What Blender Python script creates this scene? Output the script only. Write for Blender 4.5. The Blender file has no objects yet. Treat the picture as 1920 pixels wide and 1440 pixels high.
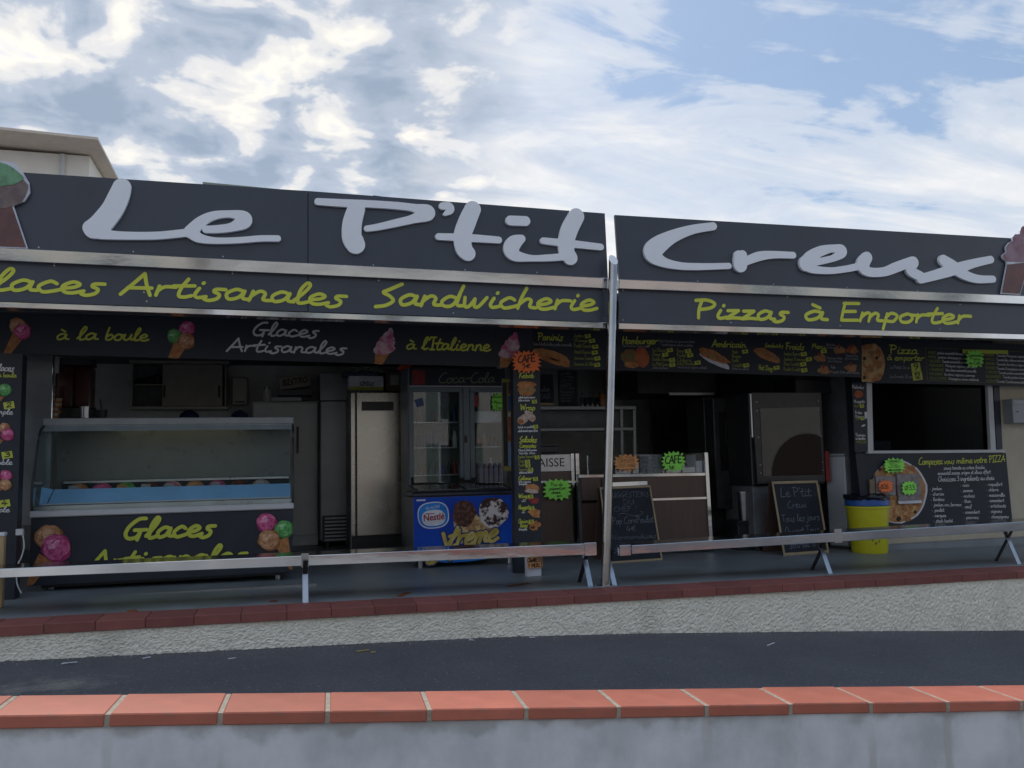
import bpy, bmesh, math, random
import numpy as np
from mathutils import Vector, Matrix

random.seed(7)
R = math.radians
S = bpy.context.scene

# ---------------------------------------------------------------- camera
FPX = 1550.0; YAW = R(15.8); PIT = R(5.2); ROL = 0.02
fw = Vector((math.sin(YAW)*math.cos(PIT), math.cos(YAW)*math.cos(PIT), math.sin(PIT)))
rt0 = Vector((math.cos(YAW), -math.sin(YAW), 0)); up0 = rt0.cross(fw)
rt = rt0*math.cos(ROL) - up0*math.sin(ROL); up = up0*math.cos(ROL) + rt0*math.sin(ROL)
cd = bpy.data.cameras.new('camera'); cam = bpy.data.objects.new('camera', cd)
S.collection.objects.link(cam)
M3 = Matrix((rt, up, -fw)).transposed()
cam.matrix_world = M3.to_4x4()
cd.sensor_width = 36; cd.lens = 36*FPX/1920; cd.clip_start = 0.05; cd.clip_end = 4000
S.camera = cam
S.render.resolution_x = 1024; S.render.resolution_y = 768

# ---------------------------------------------------------------- world: hazy blue sky with broken altocumulus
SUN_EL = R(46); SUN_AZ = R(-14)      # azimuth from +Y towards +X: high behind the shop, a little to the left
w = bpy.data.worlds.new('World'); S.world = w; w.use_nodes = True
nt = w.node_tree; N = nt.nodes; L = nt.links; N.clear()
def nn(t, **k):
    n = N.new(t)
    for a, b in k.items(): setattr(n, a, b)
    return n
def mth(op, a, b=None, c=None, clamp=False):
    n = nn('ShaderNodeMath', operation=op, use_clamp=clamp)
    for i, v in enumerate((a, b, c)):
        if v is None: continue
        if isinstance(v, (int, float)): n.inputs[i].default_value = v
        else: L.new(v, n.inputs[i])
    return n.outputs[0]
sky = nn('ShaderNodeTexSky', sky_type='NISHITA', sun_disc=False)
sky.sun_elevation = SUN_EL; sky.sun_rotation = SUN_AZ; sky.air_density = 1.0; sky.dust_density = 1.6; sky.ozone_density = 1.6
tc = nn('ShaderNodeTexCoord'); sp = nn('ShaderNodeSeparateXYZ'); L.new(tc.outputs['Generated'], sp.inputs[0])
dx, dy, dz = sp.outputs
zc = mth('ADD', mth('MAXIMUM', dz, 0.0), 0.20)
u = mth('DIVIDE', dx, zc); v = mth('DIVIDE', dy, zc)
def noise(scale, detail, rough, dist, ox=0, oy=0, rot=0, sx=1, sy=1):
    c = nn('ShaderNodeCombineXYZ'); L.new(u, c.inputs[0]); L.new(v, c.inputs[1])
    m = nn('ShaderNodeMapping'); L.new(c.outputs[0], m.inputs[0])
    m.inputs['Location'].default_value = (ox, oy, 0); m.inputs['Rotation'].default_value = (0, 0, rot); m.inputs['Scale'].default_value = (sx, sy, 1)
    n = nn('ShaderNodeTexNoise'); n.inputs['Scale'].default_value = scale; n.inputs['Detail'].default_value = detail
    n.inputs['Roughness'].default_value = rough; n.inputs['Distortion'].default_value = dist
    L.new(m.outputs[0], n.inputs['Vector']); return n.outputs['Fac']
puff = noise(6.2, 7, .49, .35, 11.3, 6.7)           # altocumulus puffs
fine = noise(15., 5, .55, .4, 5.3, 2.7)           # their torn edges
bank = noise(1.7, 3, .5, .2, 7.1, 4.2)            # larger banks
wisp = noise(2.2, 10, .62, .8, 1.2, 9.4, R(52), .8, 2.2)   # wind-drawn streaks
side = mth('SUBTRACT', mth('MULTIPLY', dx, math.cos(YAW)), mth('MULTIPLY', dy, math.sin(YAW)))   # the front lies to the left, clear air to the right
def mrange(x, a, b, c, d):
    n = nn('ShaderNodeMapRange', interpolation_type='SMOOTHSTEP'); L.new(x, n.inputs[0])
    for k_, q_ in zip((1, 2, 3, 4), (a, b, c, d)): n.inputs[k_].default_value = q_
    return n.outputs[0]
def wsum(*t):
    o = None
    for x, k_ in t:
        y = mth('MULTIPLY', x, k_); o = y if o is None else mth('ADD', o, y)
    return o
front = mrange(mth('ADD', side, wsum((bank, .42), (puff, .26), (wisp, .2))), .33, .56, 1, 0)
dl = wsum((puff, .70), (bank, .18), (fine, .12))
dr = mth('ADD', wsum((wisp, .55), (puff, .28), (fine, .12), (bank, .20)), mth('ADD', mrange(dz, .16, .50, .155, -.06), mrange(side, .0, .34, .09, -.01)))
def ramp(fac, stops):
    r = nn('ShaderNodeValToRGB'); e = r.color_ramp.elements; r.color_ramp.interpolation = 'EASE'
    while len(e) < len(stops): e.new(.5)
    for i, (p, c) in enumerate(stops):
        e[i].position = p; e[i].color = (*c, 1) if not isinstance(c, float) else (c, c, c, 1)
    L.new(fac, r.inputs[0]); return r.outputs[0]
K = 10.0   # Background strength is 0.1
white = (.585, .56, .515); cream = (.465, .465, .47); grey = (.275, .315, .38); slate = (.19, .235, .305)
cl = ramp(dl, [(.39, white), (.45, cream), (.505, grey), (.60, slate)])
al = ramp(dl, [(.30, .25), (.40, .98)])
ar = ramp(dr, [(.53, .05), (.62, .5), (.78, .97)])
def mix(f, a, b, bt='MIX'):
    m = nn('ShaderNodeMix', data_type='RGBA', blend_type=bt)
    if isinstance(f, float): m.inputs[0].default_value = f
    else: L.new(f, m.inputs[0])
    for i, q in ((6, a), (7, b)):
        if isinstance(q, tuple): m.inputs[i].default_value = (*q, 1)
        else: L.new(q, m.inputs[i])
    return m.outputs[2]
kk = nn('ShaderNodeVectorMath', operation='SCALE'); L.new(cl, kk.inputs[0]); kk.inputs['Scale'].default_value = K
base = mix(.7, sky.outputs[0], (1.45, 2.2, 3.35))
cr = ramp(wsum((puff, .5), (fine, .5)), [(.36, (.555, .55, .54)), (.62, (.47, .48, .50))])
kr_ = nn('ShaderNodeVectorMath', operation='SCALE'); L.new(cr, kr_.inputs[0]); kr_.inputs['Scale'].default_value = K
rightsky = mix(ar, base, kr_.outputs[0])
soft = mix(mrange(dz, .14, .36, .7, 0), kk.outputs[0], (4.0, 4.3, 4.75))   # distant layer blurs together in the haze
leftsky = mix(al, base, soft)
skycol = mix(front, rightsky, leftsky)
bg = nn('ShaderNodeBackground'); bg.inputs[1].default_value = 0.1
L.new(skycol, bg.inputs[0])
wo = nn('ShaderNodeOutputWorld'); L.new(bg.outputs[0], wo.inputs[0])

# ---------------------------------------------------------------- sun (veiled by cloud) and exposure
sl = bpy.data.lights.new('sun', 'SUN'); sl.energy = 1.5; sl.angle = R(12); sl.color = (1, .95, .88)
so = bpy.data.objects.new('sun', sl); S.collection.objects.link(so)
sd = Vector((math.sin(SUN_AZ)*math.cos(SUN_EL), math.cos(SUN_AZ)*math.cos(SUN_EL), math.sin(SUN_EL)))
so.rotation_euler = sd.to_track_quat('Z', 'Y').to_euler(); so.location = (0, 30, 30)
S.view_settings.view_transform = 'Standard'; S.view_settings.look = 'None'
S.view_settings.exposure = 0.86; S.view_settings.gamma = 1; S.view_settings.use_curve_mapping = False

# ---------------------------------------------------------------- pixels -> points (1920 x 1440 photograph)
def ray(px, py): return fw*FPX + rt*(px-960) - up*(py-720)
def P(px, py, Y):                       # on the vertical plane y = Y
    d = ray(px, py); return d*(Y/d.y)
def PP(px, py, o, n):                   # on any plane
    d = ray(px, py); return d*(o.dot(n)/d.dot(n))
def FZ(x): return -1.131 - .0126*x      # terrace floor height
def PF(px, py):                         # on the terrace floor
    d = ray(px, py); return d*(-1.131/(d.z+.0126*d.x))
def AZ(x):                              # street surface in front of the terrace wall
    xs = [-6, -1.88, -.08, 1.86, 3.0, 5.15, 7.14, 12]; zs = [-1.23, -1.35, -1.40, -1.46, -1.52, -1.66, -1.80, -2.14]
    return float(np.interp(x, xs, zs))

# ---------------------------------------------------------------- materials
def srgb(h):
    h = h.lstrip('#'); o = []
    for i in (0, 2, 4):
        c = int(h[i:i+2], 16)/255; o.append(c/12.92 if c <= .04045 else ((c+.055)/1.055)**2.4)
    return tuple(o)
MC = {}
def mat(name, col, rough=.5, metal=0., var=.12, scale=6., bump=0., bscale=60., spec=.5, col2=None, stretch=(1,1,1), rvar=.12, detail=5, contrast=(.3,.7)):
    if name in MC: return MC[name]
    if isinstance(col, str): col = srgb(col)
    if isinstance(col2, str): col2 = srgb(col2)
    m = bpy.data.materials.new(name); m.use_nodes = True; t = m.node_tree; b = t.nodes['Principled BSDF']
    c2 = col2 or tuple(max(0, c*(1-var*2)) for c in col)
    co = t.nodes.new('ShaderNodeTexCoord'); mp = t.nodes.new('ShaderNodeMapping'); mp.inputs['Scale'].default_value = stretch
    t.links.new(co.outputs['Object'], mp.inputs[0])
    n = t.nodes.new('ShaderNodeTexNoise'); n.inputs['Scale'].default_value = scale; n.inputs['Detail'].default_value = detail; n.inputs['Roughness'].default_value = .6
    t.links.new(mp.outputs[0], n.inputs['Vector'])
    r = t.nodes.new('ShaderNodeValToRGB'); r.color_ramp.elements[0].position = contrast[0]; r.color_ramp.elements[1].position = contrast[1]
    r.color_ramp.elements[0].color = (*c2, 1); r.color_ramp.elements[1].color = (*col, 1)
    t.links.new(n.outputs['Fac'], r.inputs[0]); t.links.new(r.outputs[0], b.inputs['Base Color'])
    mr = t.nodes.new('ShaderNodeMapRange'); mr.inputs[3].default_value = max(.02, rough-rvar); mr.inputs[4].default_value = min(1, rough+rvar)
    t.links.new(n.outputs['Fac'], mr.inputs[0]); t.links.new(mr.outputs[0], b.inputs['Roughness'])
    b.inputs['Metallic'].default_value = metal; b.inputs['Specular IOR Level'].default_value = spec
    if bump:
        n2 = t.nodes.new('ShaderNodeTexNoise'); n2.inputs['Scale'].default_value = bscale; n2.inputs['Detail'].default_value = 4
        t.links.new(mp.outputs[0], n2.inputs['Vector'])
        bp = t.nodes.new('ShaderNodeBump'); bp.inputs['Strength'].default_value = bump; bp.inputs['Distance'].default_value = .01
        t.links.new(n2.outputs['Fac'], bp.inputs['Height']); t.links.new(bp.outputs[0], b.inputs['Normal'])
    MC[name] = m; return m
def glass(name, tint, base=.05, rough=.02):
    if name in MC: return MC[name]
    m = bpy.data.materials.new(name); m.use_nodes = True; t = m.node_tree; t.nodes.clear()
    o = t.nodes.new('ShaderNodeOutputMaterial'); a = t.nodes.new('ShaderNodeBsdfTransparent'); a.inputs[0].default_value = (*tint, 1)
    g = t.nodes.new('ShaderNodeBsdfGlossy'); g.inputs['Roughness'].default_value = rough; g.inputs[0].default_value = (.95, .97, 1, 1)
    f = t.nodes.new('ShaderNodeFresnel'); f.inputs[0].default_value = 1.5
    ad = t.nodes.new('ShaderNodeMath'); ad.operation = 'ADD'; ad.inputs[1].default_value = base; ad.use_clamp = True
    t.links.new(f.outputs[0], ad.inputs[0]); mx = t.nodes.new('ShaderNodeMixShader')
    ge = t.nodes.new('ShaderNodeNewGeometry'); iv = t.nodes.new('ShaderNodeMath'); iv.operation = 'SUBTRACT'; iv.inputs[0].default_value = 1; t.links.new(ge.outputs['Backfacing'], iv.inputs[1])
    ml = t.nodes.new('ShaderNodeMath'); ml.operation = 'MULTIPLY'; t.links.new(ad.outputs[0], ml.inputs[0]); t.links.new(iv.outputs[0], ml.inputs[1])   # a pane mirrors once, at its outer face
    t.links.new(ml.outputs[0], mx.inputs[0]); t.links.new(a.outputs[0], mx.inputs[1]); t.links.new(g.outputs[0], mx.inputs[2]); t.links.new(mx.outputs[0], o.inputs[0])
    MC[name] = m; return m
panel = mat('dark_panel', (.054,.068,.096), .36, var=.16, scale=1.3, bump=.05, bscale=9, rvar=.16, detail=9)
panel_in = mat('menu_panel', (.032,.038,.052), .5, var=.12, scale=3, spec=.3)
slate_m = mat('chalkboard', (.022,.028,.042), .7, var=.25, scale=7, spec=.3)
steel = mat('polished_steel', (.70,.72,.75), .10, 1, var=.12, scale=1.6, bump=.14, bscale=2.0, stretch=(1,1,2.5), rvar=.06)
steel2 = mat('brushed_steel', (.54,.56,.59), .30, 1, var=.15, scale=3, bump=.08, bscale=9, rvar=.1)
steel_tube = mat('steel_tube', (.50,.49,.48), .24, 1, var=.15, scale=4, bump=.05, bscale=8)
alu = mat('white_aluminium', (.55,.57,.60), .4, 0, var=.06)
black = mat('black_plastic', (.028,.031,.038), .45, var=.2)
blackm = mat('black_metal', (.035,.037,.043), .35, .0, var=.3)
lilac = mat('sign_white', (.90,.94,1.0), .55, var=.02, scale=2)
lilac_s = mat('sign_edge', (.35,.38,.45), .6, var=.05)
yellow = mat('lime_yellow', (.66,.70,.07), .5, var=.04)
yel_in = mat('menu_yellow', (.56,.62,.07), .5, var=.06)
greyt = mat('menu_white', (.68,.69,.72), .5, var=.05)
chalk = mat('chalk', (.20,.23,.29), .9, var=.3, scale=40)
ink = mat('marker_ink', (.012,.012,.016), .5)
orange = mat('neon_orange_card', (1.0,.22,.05), .55, var=.04)
peach = mat('orange_card', (.95,.45,.17), .6, var=.06)
green = mat('neon_green_card', (.33,.98,.12), .55, var=.04)
terra = mat('terracotta_new', (.60,.198,.135), .6, var=.09, scale=5, bump=.12, bscale=70, spec=.25, col2=(.47,.155,.105), detail=10)
terra2 = mat('terracotta_worn', (.28,.10,.085), .6, var=.2, scale=6, bump=.15, bscale=50, spec=.3, col2=(.20,.07,.065), detail=9)
mortar = mat('mortar', (.52,.46,.37), .9, var=.18, scale=30, bump=.3, bscale=120)
greywall = mat('smooth_render', (.82,.85,.89), .8, var=.14, scale=3.4, bump=.2, bscale=18, col2=(.60,.63,.66), stretch=(1,1,.75), contrast=(.32,.6), detail=12)
roughcast = mat('roughcast', (.92,.90,.80), .95, var=.1, scale=30, bump=1.0, bscale=42, spec=.1, col2=(.76,.74,.65), detail=10)
asphalt = mat('asphalt', (.108,.114,.132), .8, var=.18, scale=1.6, bump=.6, bscale=160, spec=.35, col2=(.078,.083,.098), detail=12)
dust = mat('pale_dust', (.20,.19,.18), .95, var=.3, scale=9)
concrete = mat('floor_screed', (.26,.295,.32), .42, var=.18, scale=2.4, bump=.06, bscale=18, rvar=.14, col2=(.17,.195,.215), detail=9)
pave = mat('pavement', (.25,.24,.23), .85, var=.15, scale=3, bump=.2)
cream_w = mat('cream_render', (.55,.50,.40), .9, var=.07, scale=4, bump=.25, bscale=50, spec=.2)
int_wall = mat('interior_wall', (.66,.68,.68), .7, var=.1)
int_dark = mat('interior_dark', (.18,.195,.215), .7, var=.2)
ceil_m = mat('soffit_sheet', (.30,.31,.31), .28, .6, var=.1, scale=2, bump=.05, bscale=5)
house_w = mat('house_wall', (.85,.82,.76), .9, var=.05, scale=2)
house_t = mat('eave_wood', (.72,.62,.53), .8, var=.08)
white_e = mat('white_enamel', (.58,.60,.61), .35, var=.06, scale=3)
wood = mat('walnut_laminate', (.13,.085,.068), .5, var=.1, scale=3.5, stretch=(6,6,.7), bump=.04)
pine = mat('pine', (.50,.36,.19), .6, var=.15, scale=4, stretch=(9,9,1))
frame_w = mat('pale_wood', (.42,.33,.20), .65, var=.15, scale=5)
redm = mat('red_print', (.34,.03,.03), .5, var=.25, scale=20)
bluelid = mat('blue_plastic', (.02,.11,.42), .4, var=.08)
yelbin = mat('yellow_plastic', (.62,.60,.02), .45, var=.06, scale=3, bump=.03)
bag = mat('bin_bag', (.014,.016,.026), .25, var=.3, bump=.6, bscale=20)
gl_v = glass('display_glass', (.86,.93,.94), .075)
gl_d = glass('cooler_glass', (.86,.9,.9), .05)
gl_o = glass('oven_glass', (.22,.21,.20), .02)
gl_w = glass('shop_window_glass', (.5,.52,.55), -.045)
gl_c = glass('guard_glass', (.9,.92,.93), .0)
# flat prints
def prn(name, a, b, sc, con=(.4,.6)): return mat(name, a, .5, var=.1, scale=sc, col2=b, contrast=con, spec=.25)
p_pink = prn('print_pink_ice', (.66,.17,.34), (.42,.04,.16), 22, (.36,.64))
p_green = prn('print_green_ice', (.17,.48,.17), (.06,.24,.06), 22, (.36,.64))
p_van = prn('print_caramel_ice', (.56,.33,.19), (.36,.15,.06), 22, (.36,.64))
p_pink_d = prn('print_pink_shade', (.34,.035,.13), (.26,.025,.10), 25)
p_pink_l = prn('print_pink_light', (.80,.40,.54), (.66,.20,.37), 35)
p_green_d = prn('print_green_shade', (.06,.22,.055), (.04,.16,.04), 25)
p_green_l = prn('print_green_light', (.38,.66,.36), (.20,.50,.19), 35)
p_van_d = prn('print_caramel_shade', (.30,.13,.05), (.22,.09,.035), 25)
p_van_l = prn('print_caramel_light', (.70,.47,.30), (.56,.32,.18), 35)
p_fgreen = prn('print_faded_green', (.20,.40,.24), (.14,.28,.16), 14)
p_fbrown = prn('print_faded_brown', (.24,.19,.18), (.17,.13,.13), 9)
p_fcone = prn('print_faded_cone', (.20,.10,.095), (.15,.085,.085), 9)
p_cone = prn('print_wafer', (.44,.20,.075), (.32,.13,.05), 24)
p_swirl = prn('print_pink_swirl', (.62,.50,.54), (.50,.10,.22), 9)
p_bread = prn('print_bread', (.50,.24,.09), (.36,.14,.045), 14)
p_fill = prn('print_filling', (.40,.10,.05), (.30,.26,.10), 30)
p_bun = prn('print_bun', (.46,.13,.05), (.34,.08,.03), 8)
p_sal = prn('print_salad', (.12,.20,.05), (.28,.07,.05), 35)
p_wrap = prn('print_wrap', (.55,.48,.42), (.42,.28,.20), 20)
p_pizza = prn('print_pizza', (.58,.38,.17), (.40,.15,.06), 13, (.42,.58))
p_crust = prn('print_crust', (.40,.19,.075), (.50,.28,.12), 10)
p_olive = prn('print_olive', (.03,.02,.02), (.06,.03,.03), 10)
p_blue = prn('print_nestle_blue', (.005,.10,.62), (.004,.035,.34), 2.2, (.3,.75))
p_blue2 = prn('print_light_blue', (.02,.25,.72), (.01,.16,.60), 4)
p_white = prn('print_white', (.72,.74,.80), (.60,.62,.70), 8)
p_choc = prn('print_chocolate', (.16,.07,.05), (.045,.02,.018), 26)
p_vanc = prn('print_vanilla_choc', (.66,.62,.62), (.06,.03,.03), 15, (.46,.54))
p_cone2 = prn('print_cone_paper', (.62,.50,.24), (.36,.18,.08), 22)
p_gold = prn('print_gold_letters', (.60,.50,.18), (.42,.33,.07), 9)
p_ned = mat('print_red_letters', (.36,.015,.03), .5)

# ---------------------------------------------------------------- objects
ORG = {}
def empty(name, loc, label, cat, group=None):
    o = bpy.data.objects.new(name, None); S.collection.objects.link(o); o.location = loc; o.empty_display_size = .1
    o['label'] = label; o['category'] = cat
    if group: o['group'] = group
    ORG[o] = Vector(loc); return o
class MB:
    def __init__(s): s.v = []; s.f = []
    def add(s, vs, fs):
        k = len(s.v); s.v += [Vector(q) for q in vs]; s.f += [tuple(i+k for i in f) for f in fs]; return s
    def hexa(s, c):   # 8 corners: bottom 4 (ccw), top 4
        return s.add(c, [(3,2,1,0),(4,5,6,7),(0,1,5,4),(1,2,6,5),(2,3,7,6),(3,0,4,7)])
    def box(s, x0, x1, y0, y1, z0, z1):
        return s.hexa([(x0,y0,z0),(x1,y0,z0),(x1,y1,z0),(x0,y1,z0),(x0,y0,z1),(x1,y0,z1),(x1,y1,z1),(x0,y1,z1)])
    def slab(s, pts, off):   # planar outline (any polygon) pushed along off
        n = len(pts); off = Vector(off); pts = [Vector(p) for p in pts]
        a = pts + [p+off for p in pts]
        f = [tuple(range(n)), tuple(range(2*n-1, n-1, -1))] + [(i, i+n, (i+1) % n+n, (i+1) % n) for i in range(n)]
        return s.add(a, f)
    def poly(s, pts): return s.add(pts, [tuple(range(len(pts)))])
    def tube(s, pts, r, n=10, cap=True):
        pts = [Vector(p) for p in pts]; rs = r if isinstance(r, (list, tuple)) else [r]*len(pts); k = len(s.v); pu = None
        for i, p in enumerate(pts):
            t = (pts[min(i+1, len(pts)-1)] - pts[max(i-1, 0)]).normalized()
            a = Vector((0,0,1)) if abs(t.z) < .9 else Vector((0,1,0))
            e1 = t.cross(a).normalized(); e2 = t.cross(e1)
            s.v += [p + (e1*math.cos(q)+e2*math.sin(q))*rs[i] for q in [2*math.pi*j/n for j in range(n)]]
        for i in range(len(pts)-1):
            for j in range(n):
                s.f.append((k+i*n+j, k+(i+1)*n+j, k+(i+1)*n+(j+1) % n, k+i*n+(j+1) % n))
        if cap:
            s.f.append(tuple(k+j for j in range(n))); m = k+(len(pts)-1)*n; s.f.append(tuple(m+j for j in range(n-1, -1, -1)))
        return s
    def lathe(s, c, prof, n=24, sx=1, sy=1):
        k = len(s.v); c = Vector(c)
        for r, z in prof: s.v += [c + Vector((r*sx*math.cos(2*math.pi*j/n), r*sy*math.sin(2*math.pi*j/n), z)) for j in range(n)]
        for i in range(len(prof)-1):
            for j in range(n): s.f.append((k+i*n+j, k+i*n+(j+1) % n, k+(i+1)*n+(j+1) % n, k+(i+1)*n+j))
        s.f.append(tuple(k+j for j in range(n-1, -1, -1))); m = k+(len(prof)-1)*n; s.f.append(tuple(m+j for j in range(n)))
        return s
    def build(s, name, m, parent=None, label=None, cat=None, kind=None, group=None, bevel=0, smooth=False, origin=None):
        if parent is not None: org = ORG[parent]
        elif origin is not None: org = Vector(origin)
        else:
            xs = [p.x for p in s.v]; ys = [p.y for p in s.v]; zs = [p.z for p in s.v]
            org = Vector(((min(xs)+max(xs))/2, (min(ys)+max(ys))/2, min(zs)))
        me = bpy.data.meshes.new(name); me.from_pydata([tuple(p-org) for p in s.v], [], s.f); me.materials.append(m)
        bm = bmesh.new(); bm.from_mesh(me)
        if not getattr(s, 'flat', False): bmesh.ops.recalc_face_normals(bm, faces=bm.faces)
        if bevel:
            bmesh.ops.bevel(bm, geom=list(bm.edges), offset=bevel, segments=1, affect='EDGES', clamp_overlap=True)
        bm.to_mesh(me); bm.free()
        if smooth:
            me.polygons.foreach_set('use_smooth', [True]*len(me.polygons)); 
            try: me.set_sharp_from_angle(angle=R(40))
            except Exception: pass
        o = bpy.data.objects.new(name, me); S.collection.objects.link(o)
        if parent is not None: o.parent = parent
        else: o.location = org
        ORG[o] = org
        if label: o['label'] = label
        if cat: o['category'] = cat
        if kind: o['kind'] = kind
        if group: o['group'] = group
        return o
def bx(name, m, parent, x0, x1, y0, y1, z0, z1, bevel=.004, **k):
    return MB().box(x0, x1, y0, y1, z0, z1).build(name, m, parent, bevel=bevel, **k)
def pxbox(x0, y0, x1, y1, Y):   # pixel rectangle on plane Y -> X0,X1,Z0,Z1
    xm, ym = (x0+x1)/2, (y0+y1)/2
    return P(x0, ym, Y).x, P(x1, ym, Y).x, P(xm, y1, Y).z, P(xm, y0, Y).z
def cbox(name, m, parent, x0, y0, x1, y1, Y, depth, bevel=.004, floor=False, **k):
    a, b, c, d = pxbox(x0, y0, x1, y1, Y)
    if floor: c = FZ((a+b)/2)
    return bx(name, m, parent, a, b, Y, Y+depth, c, d, bevel, **k)
def cslab(name, m, parent, pts, Y, depth, bevel=0, **k):
    return MB().slab([P(x, y, Y) for x, y in pts], (0, depth, 0)).build(name, m, parent, bevel=bevel, **k)

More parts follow.
